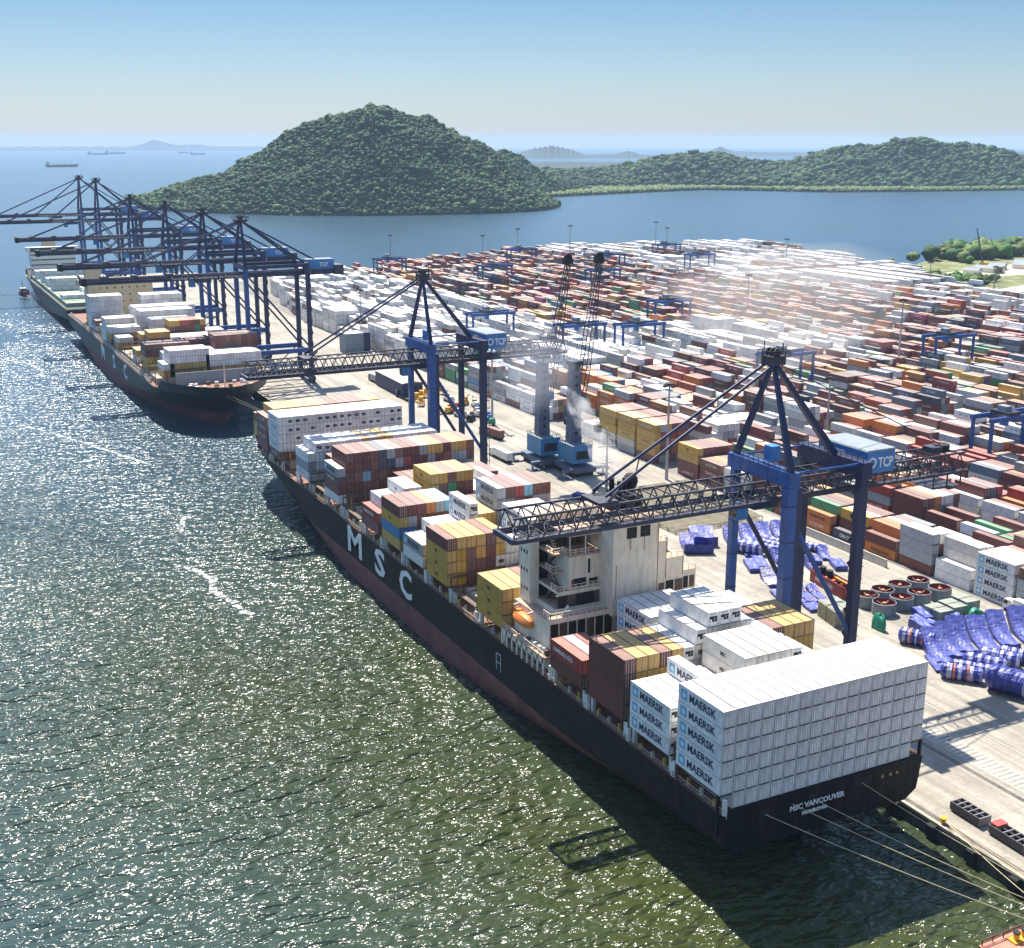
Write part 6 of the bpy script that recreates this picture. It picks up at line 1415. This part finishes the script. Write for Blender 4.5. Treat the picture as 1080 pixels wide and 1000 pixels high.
def leaf_mat(name, base, spread=0.45):
    m, nt, b = nodes_of(name); N = nt.nodes; L = nt.links
    at = N.new('ShaderNodeAttribute'); at.attribute_name = 'leaf'; geo = N.new('ShaderNodeNewGeometry')
    n = N.new('ShaderNodeTexNoise'); n.inputs['Scale'].default_value = 0.25; n.inputs['Detail'].default_value = 5; L.new(geo.outputs['Position'], n.inputs['Vector'])
    r = N.new('ShaderNodeMapRange'); r.inputs['From Min'].default_value = 0.3; r.inputs['From Max'].default_value = 0.7; r.inputs['To Min'].default_value = 0.6; r.inputs['To Max'].default_value = 1.5; L.new(n.outputs['Fac'], r.inputs['Value'])
    mx = N.new('ShaderNodeMix'); mx.data_type = 'RGBA'; mx.blend_type = 'MULTIPLY'; mx.inputs[0].default_value = 1; L.new(at.outputs['Color'], mx.inputs[6]); L.new(r.outputs[0], mx.inputs[7]); L.new(mx.outputs[2], b.inputs['Base Color'])
    b.inputs['Roughness'].default_value = 0.75; b.inputs['Specular IOR Level'].default_value = 0.2; return m
M_leaf = leaf_mat('leaves', None)
_ico = bmesh.new(); bmesh.ops.create_icosphere(_ico, subdivisions=2, radius=1); ICO_V = np.array([v.co[:] for v in _ico.verts]); ICO_F = np.array([[v.index for v in f.verts] for f in _ico.faces]); _ico.free()
_ico = bmesh.new(); bmesh.ops.create_icosphere(_ico, subdivisions=1, radius=1); ICO1_V = np.array([v.co[:] for v in _ico.verts]); ICO1_F = np.array([[v.index for v in f.verts] for f in _ico.faces]); _ico.free()
def canopy(name, P, Rr, cols, hi=True, leaves=0):
    """tree crowns: lumpy crown shells broken up by loose leaf-clump faces, one mesh"""
    IV, IF = (ICO_V, ICO_F) if hi else (ICO1_V, ICO1_F); n = len(P); nv = len(IV)
    jit = 1+nr.uniform(-0.33, 0.33, (n, nv, 1)); V = IV[None]*jit*Rr[:, None, None]*np.array([1,1,0.8]); V = V+P[:, None, :]
    F = (IF[None]+(np.arange(n)*nv)[:, None, None]).reshape(-1, 3); V = V.reshape(-1, 3); cols = cols*nr.uniform(0.6,1.45,(n,1)); C_ = np.repeat(cols, nv, 0)*nr.uniform(0.75,1.25,(n*nv,1))
    if leaves:
        m = n*leaves; own = np.repeat(np.arange(n), leaves); d = nr.normal(size=(m,3)); d /= np.linalg.norm(d,axis=1)[:,None]; d[:,2] = np.abs(d[:,2])*0.9-0.15
        c = P[own]+d*(Rr[own]*nr.uniform(0.85,1.3,m))[:,None]*np.array([1,1,0.85]); a = nr.normal(size=(m,3)); a /= np.linalg.norm(a,axis=1)[:,None]; b_ = np.cross(a, d); s = (Rr[own]*nr.uniform(0.14,0.3,m))[:,None]
        T = np.stack([c+a*s, c-a*s*0.6+b_*s, c-a*s*0.6-b_*s], 1).reshape(-1,3); F2 = np.arange(m*3).reshape(-1,3)+len(V); V = np.concatenate([V,T]); F = np.concatenate([F,F2]); C_ = np.concatenate([C_, np.repeat(cols[own]*nr.uniform(0.7,1.5,(m,1)),3,0)])
    me = bpy.data.meshes.new(name); me.vertices.add(len(V)); me.vertices.foreach_set('co', V.astype(np.float32).reshape(-1)); me.loops.add(F.size); me.loops.foreach_set('vertex_index', F.reshape(-1).astype(np.int32))
    me.polygons.add(len(F)); me.polygons.foreach_set('loop_start', (np.arange(len(F))*3).astype(np.int32)); me.update(calc_edges=True)
    ca = me.color_attributes.new('leaf', 'FLOAT_COLOR', 'POINT'); ca.data.foreach_set('color', np.concatenate([C_, np.ones((len(C_),1))],1).astype(np.float32).reshape(-1)); me.materials.append(M_leaf); return link(name, me)
GREENS = np.array([(0.012,0.044,0.009),(0.018,0.060,0.012),(0.029,0.080,0.014),(0.042,0.095,0.018),(0.07,0.10,0.026),(0.085,0.115,0.036)])
def scatter(fn, x0, x1, y0, y1, n, rlo, rhi, hmin, face_only=None):
    X, Y = nr.uniform(x0,x1,n), nr.uniform(y0,y1,n); Z = fn(X,Y); k = Z > hmin; X, Y, Z = X[k], Y[k], Z[k]; Rr = nr.uniform(rlo,rhi,len(X))*nr.choice([0.7,0.9,1,1.15,1.5],len(X),p=[0.25,0.3,0.25,0.15,0.05])*np.where(nr.random(len(X))<0.02,1.6,1); return np.stack([X,Y,Z+Rr*0.55],1), Rr
P, Rr = scatter(height1, 300, 1500, 1650, 2900, 86000, 2.4, 5.4, 0.3)
patch = np.clip(vnoise(P[:,0],P[:,1],70,11)*3.6+2.1+nr.normal(0,1.3,len(P)),0,5).astype(int)
stuff(canopy('forest', P, Rr, GREENS[patch]*0.85, False, 10), 'dense dark green forest covering the steep hill across the water', 'forest')
P, Rr = scatter(height2, 1000, 3400, 1800, 3600, 52000, 4.5, 10, 4.0)
patch = np.clip(vnoise(P[:,0],P[:,1],110,12)*3.6+2.1+nr.normal(0,1.3,len(P)),0,5).astype(int)
stuff(canopy('forest', P, Rr, GREENS[patch]*0.85, False, 8), 'forest on the lower double-humped hills at right', 'forest')
X = nr.uniform(985,3000,9000); s_ = np.interp(X, sh[:,0], sh[:,1]); Y = s_+np.abs(nr.normal(20,95,9000)); k = height2(X,Y) < 9; X, Y = X[k], Y[k]; Rr = nr.uniform(3.5,6.5,len(X)); P = np.stack([X,Y,np.clip(plain(X,Y),0,3)+Rr*0.5],1)
MG = np.array([(0.10,0.14,0.035),(0.085,0.125,0.03),(0.12,0.15,0.05),(0.06,0.10,0.03)])
stuff(canopy('mangrove', P, Rr, MG[nr.integers(0,4,len(P))], False, 8), 'pale green mangrove belt along the foot of the hills', 'mangrove')
# distant shores on the horizon
def far_land(name, pts, hgt, thick, m):
    b = MB(); n = len(pts)
    for (x0,y0,h0),(x1,y1,h1) in zip(pts, pts[1:]):
        for a in range(8):
            t0, t1 = a/8, (a+1)/8; f = lambda t: (lerp(x0,x1,t), lerp(y0,y1,t), lerp(h0,h1,t)*(1+0.12*math.sin(t*25+x0)))
            p, q = f(t0), f(t1); d = Vector((p[0]+108,p[1]+140,0)).normalized()*thick
            e, g = Vector(p), Vector(q); s0 = Vector((p[0],p[1],0)); s1 = Vector((q[0],q[1],0))
            b.poly([s0-d*0.6, s1-d*0.6, g, e], m); b.poly([e, g, g+d, e+d], m); b.poly([e+d, g+d, s1+d*1.6, s0+d*1.6], m)
    return struct(b.build(name))
M_far = mat('distant woodland', (0.012,0.03,0.03), 0.9, var=0.4, scale=0.004)
def at(u, d, z):   # helper for laying out the bay: bearing from the survey point in degrees of the plan
    a = yaw+math.atan((u-540)/f_/math.cos(pit)); return (-108.16+d*math.sin(a), -140.21+d*math.cos(a), z)
far_land('far_shore', [at(u,21500,h) for u,h in ((2,12),(40,58),(100,62),(165,60),(178,110),(188,175),(200,120),(212,80),(232,100),(242,68),(275,60),(330,60),(420,70))], 0, 900, M_far)
far_land('far_shore', [at(u,10500,h) for u,h in ((505,10),(535,14),(560,70),(580,95),(600,60),(612,20),(640,26),(655,50),(668,22),(690,8))], 0, 600, M_far)
far_land('far_shore', [at(u,12500,h) for u,h in ((690,15),(715,22),(735,40),(745,85),(757,40),(800,26),(880,30),(980,28),(1040,40),(1100,36),(1180,30))], 0, 800, M_far)
far_land('far_shore', [at(u,6600,h) for u,h in ((480,6),(530,14),(600,18),(700,16),(760,14),(880,16),(1000,15),(1100,14),(1200,14))], 0, 500, M_far)

# headland at the right with trees, sheds and a road
M_grass = mat('grass and sand', (0.13,0.15,0.05), 0.95, var=0.35, scale=0.05, dirt=(0.42,0.36,0.26), dirt_amt=0.9)
HL = [(636,470),(640,590),(690,644),(735,700),(745,722),(800,765),(886,820),(960,850),(1060,868),(1300,900),(1500,600),(900,200),(640,300)]
b = MB(); b.poly([(x,y,3.2) for x, y in HL], M_grass)
for (x0,y0),(x1,y1) in zip(HL, HL[1:]+HL[:1]): b.poly([(x0,y0,-4),(x1,y1,-4),(x1,y1,3.2),(x0,y0,3.2)], mat('shore rock',(0.16,0.14,0.11),0.95,var=0.4))
struct(b.build('headland'))
M_sand = mat('pale sandy road', (0.45,0.4,0.32), 0.9, var=0.12)
b = MB(); rp = [(640,512),(665,545),(700,562),(760,580),(840,590),(960,600)]
for (x0,y0),(x1,y1) in zip(rp, rp[1:]): b.poly([(x0,y0-11,3.21),(x1,y1-11,3.21),(x1,y1+11,3.21),(x0,y0+11,3.21)], M_sand)
struct(b.build('road'))
b = MB(); b.poly([(720,640,3.206),(860,650,3.206),(950,700,3.206),(960,735,3.206),(860,715,3.206),(760,690,3.206),(720,672,3.206)], M_sand); struct(b.build('yard_clearing'))
def wood(cx, cy, sx, sy, n, rlo, rhi, rot, label):
    X, Y = nr.normal(0,1,n)*sx, nr.normal(0,1,n)*sy; c, s = math.cos(rot), math.sin(rot); X, Y = cx+X*c-Y*s, cy+X*s+Y*c; Rr = nr.uniform(rlo,rhi,n); P = np.stack([X,Y,3.2+Rr*0.9],1)
    return stuff(canopy('woodland', P, Rr, GREENS[nr.integers(1,6,n)]*1.25, True, 40), label, 'woodland')
wood(668,603,30,7,110,2.5,5.5,R(42),'green wood at the yard end of the headland, nearest the white stacks')
wood(700,612,26,10,70,2.0,4.5,R(20),'low scrub between the headland wood and its road')
wood(925,803,34,12,130,3.5,8,R(22),'taller wood along the outer shore of the headland')
wood(950,810,60,16,110,4,9,R(15),'tree belt on the outer headland at the picture edge')
b0 = None
for i, (x, y, rz) in enumerate(((770,668,20),(800,676,15),(826,690,30),(852,682,10),(878,700,25),(905,690,5),(930,720,20))):
    lab = ['low grey hut nearest the headland tip','small pale hut beside it on the clearing','hut in the middle of the clearing\'s back row','pale hut at the centre front of the clearing','hut behind the middle of the clearing','wide pale hut toward the picture edge','white roofed shed at the right picture edge'][i]
    if b0 is None:
        b0 = thing('hut', lab, 'hut', (x,y,3.2), R(rz), 'huts on the headland'); MB().box(-5,5,-7,7,0,4,M_cream).build('wall', b0)
        MB().hexa([(-5.6,-7.6,4),(5.6,-7.6,4),(5.6,7.6,4),(-5.6,7.6,4),(-0.2,-7.6,6),(0.2,-7.6,6),(0.2,7.6,6),(-0.2,7.6,6)],M_roofg).build('roof', b0); MB().box(-1,1,-7.05,-7,0,2.6,M_dark).build('door', b0)
    else: t = copy_tree(b0, lab, None, (x,y,3.2), R(rz)); t.scale = (1.0+0.25*(i % 3),1.0+0.35*((i+1) % 3),1)
t = thing('crawler_crane', 'thin dark crane jib rising over the headland trees', 'crane', (838,716,3.2), 0)
MB().box(-3,3,-4,4,0,4,M_yel).build('body', t); MB().beam((0,3,3),(-9,6,36),1.2,1.2,M_truss,0.7,0.7).build('jib', t)

# ---------------------------------------------------------------- steam from the funnel
def smoke(name, label, ax, rad, dens, col, seed, emin=0.42, sc=0.22, flat=1.0):
    lo = [min(p[i] for p in ax)-max(rad) for i in range(3)]; hi = [max(p[i] for p in ax)+max(rad) for i in range(3)]
    m = bpy.data.materials.new(name); m.use_nodes = True; nt = m.node_tree; N = nt.nodes; L = nt.links; N.remove(N['Principled BSDF']); out = N['Material Output']
    v = N.new('ShaderNodeVolumePrincipled'); v.inputs['Color'].default_value = (*col,1); v.inputs['Anisotropy'].default_value = 0.45
    geo = N.new('ShaderNodeTexCoord'); n = N.new('ShaderNodeTexNoise'); n.inputs['Scale'].default_value = sc; n.inputs['Detail'].default_value = 4; n.inputs['Distortion'].default_value = 0.8; L.new(geo.outputs['Object'], n.inputs['Vector'])
    r = N.new('ShaderNodeMapRange'); r.inputs['From Min'].default_value = emin; r.inputs['From Max'].default_value = 0.62; r.inputs['To Max'].default_value = dens; L.new(n.outputs['Fac'], r.inputs['Value'])
    L.new(r.outputs[0], v.inputs['Density']); L.new(v.outputs[0], out.inputs['Volume'])
    q = np.random.default_rng(seed); b = bmesh.new(); k = 22
    # a closed plume: lumpy tube swept along the axis
    n_, rings = 14, []
    A = [Vector(p) for p in ax]
    def P(t): i = min(len(A)-2, int(t*(len(A)-1))); f = t*(len(A)-1)-i; return A[i].lerp(A[i+1], f), lerp(rad[i], rad[i+1], f)
    for i in range(k+1):
        t = i/k; c, rr = P(t); c2, _ = P(min(1,t+0.02)); c1, _ = P(max(0,t-0.02)); d = (c2-c1).normalized(); a = d.orthogonal().normalized() if i == 0 else (pa-d*pa.dot(d)).normalized(); pa = a; u = d.cross(a); e = min(1, 0.25+t*6, 0.1+(1-t)*5)
        rings.append([b.verts.new(c+(a*math.cos(2*math.pi*j/n_)+u*math.sin(2*math.pi*j/n_))*rr*e*(1+0.22*math.sin(j*1.9+i*0.9)+q.uniform(-0.1,0.1))) for j in range(n_)])
    for i in range(k):
        for j in range(n_): b.faces.new((rings[i][j],rings[i][(j+1)%n_],rings[i+1][(j+1)%n_],rings[i+1][j]))
    b.faces.new(rings[0][::-1]); b.faces.new(rings[-1]); bmesh.ops.recalc_face_normals(b, faces=b.faces)
    for v_ in b.verts: v_.co.z = ax[0][2]+(v_.co.z-ax[0][2])*flat
    me = bpy.data.meshes.new(name); b.to_mesh(me); b.free(); me.materials.append(m); return stuff(link(name, me), label, 'smoke')
smoke('steam', 'white steam billowing from the nearest ship\'s funnel', [(21,64.5,51),(19.8,66,54),(18,67.5,57.5),(16.5,69.5,61.5),(15,72,66),(13.5,75,70)], [1.2,2.6,3.0,2.0,2.6,1.8], 0.2, (0.98,0.98,0.98), 1, 0.38, 0.35)
smoke('smoke', 'thin bluish smoke drifting across the mobile cranes', [(22,95,74),(38,130,64),(60,175,54),(80,210,44),(92,236,36)], [3,8,12,13,8], 0.003, (0.85,0.9,1.0), 2, 0.34, 0.05)
smoke('dust', 'pale dusty haze hanging over the right half of the stacking yard', [(200,230,28),(290,340,30),(380,450,32),(460,560,32),(520,640,30)], [14,50,80,85,40], 0.0027, (1.0,0.95,0.88), 3, 0.33, 0.011, 0.24)
# ---------------------------------------------------------------- air
def haze():
    b = MB(); b.box(-9000,14000,-400,24500,-8,215,None) if False else None
    m = bpy.data.materials.new('haze air'); m.use_nodes = True; nt = m.node_tree; nt.nodes.remove(nt.nodes['Principled BSDF']); v = nt.nodes.new('ShaderNodeVolumePrincipled')
    v.inputs['Color'].default_value = (0.55,0.76,1.0,1); v.inputs['Density'].default_value = HAZE; v.inputs['Anisotropy'].default_value = 0.0; nt.links.new(v.outputs[0], nt.nodes['Material Output'].inputs['Volume'])
    bm = MB(); bm.box(-12000,26000,-700,27000,-8,225,m); o = bm.build('haze'); stuff(o, 'thin pale air fading the far hills and shores', 'haze')
HAZE = 4.2e-5
haze()
build_rest(rest+far_ships)
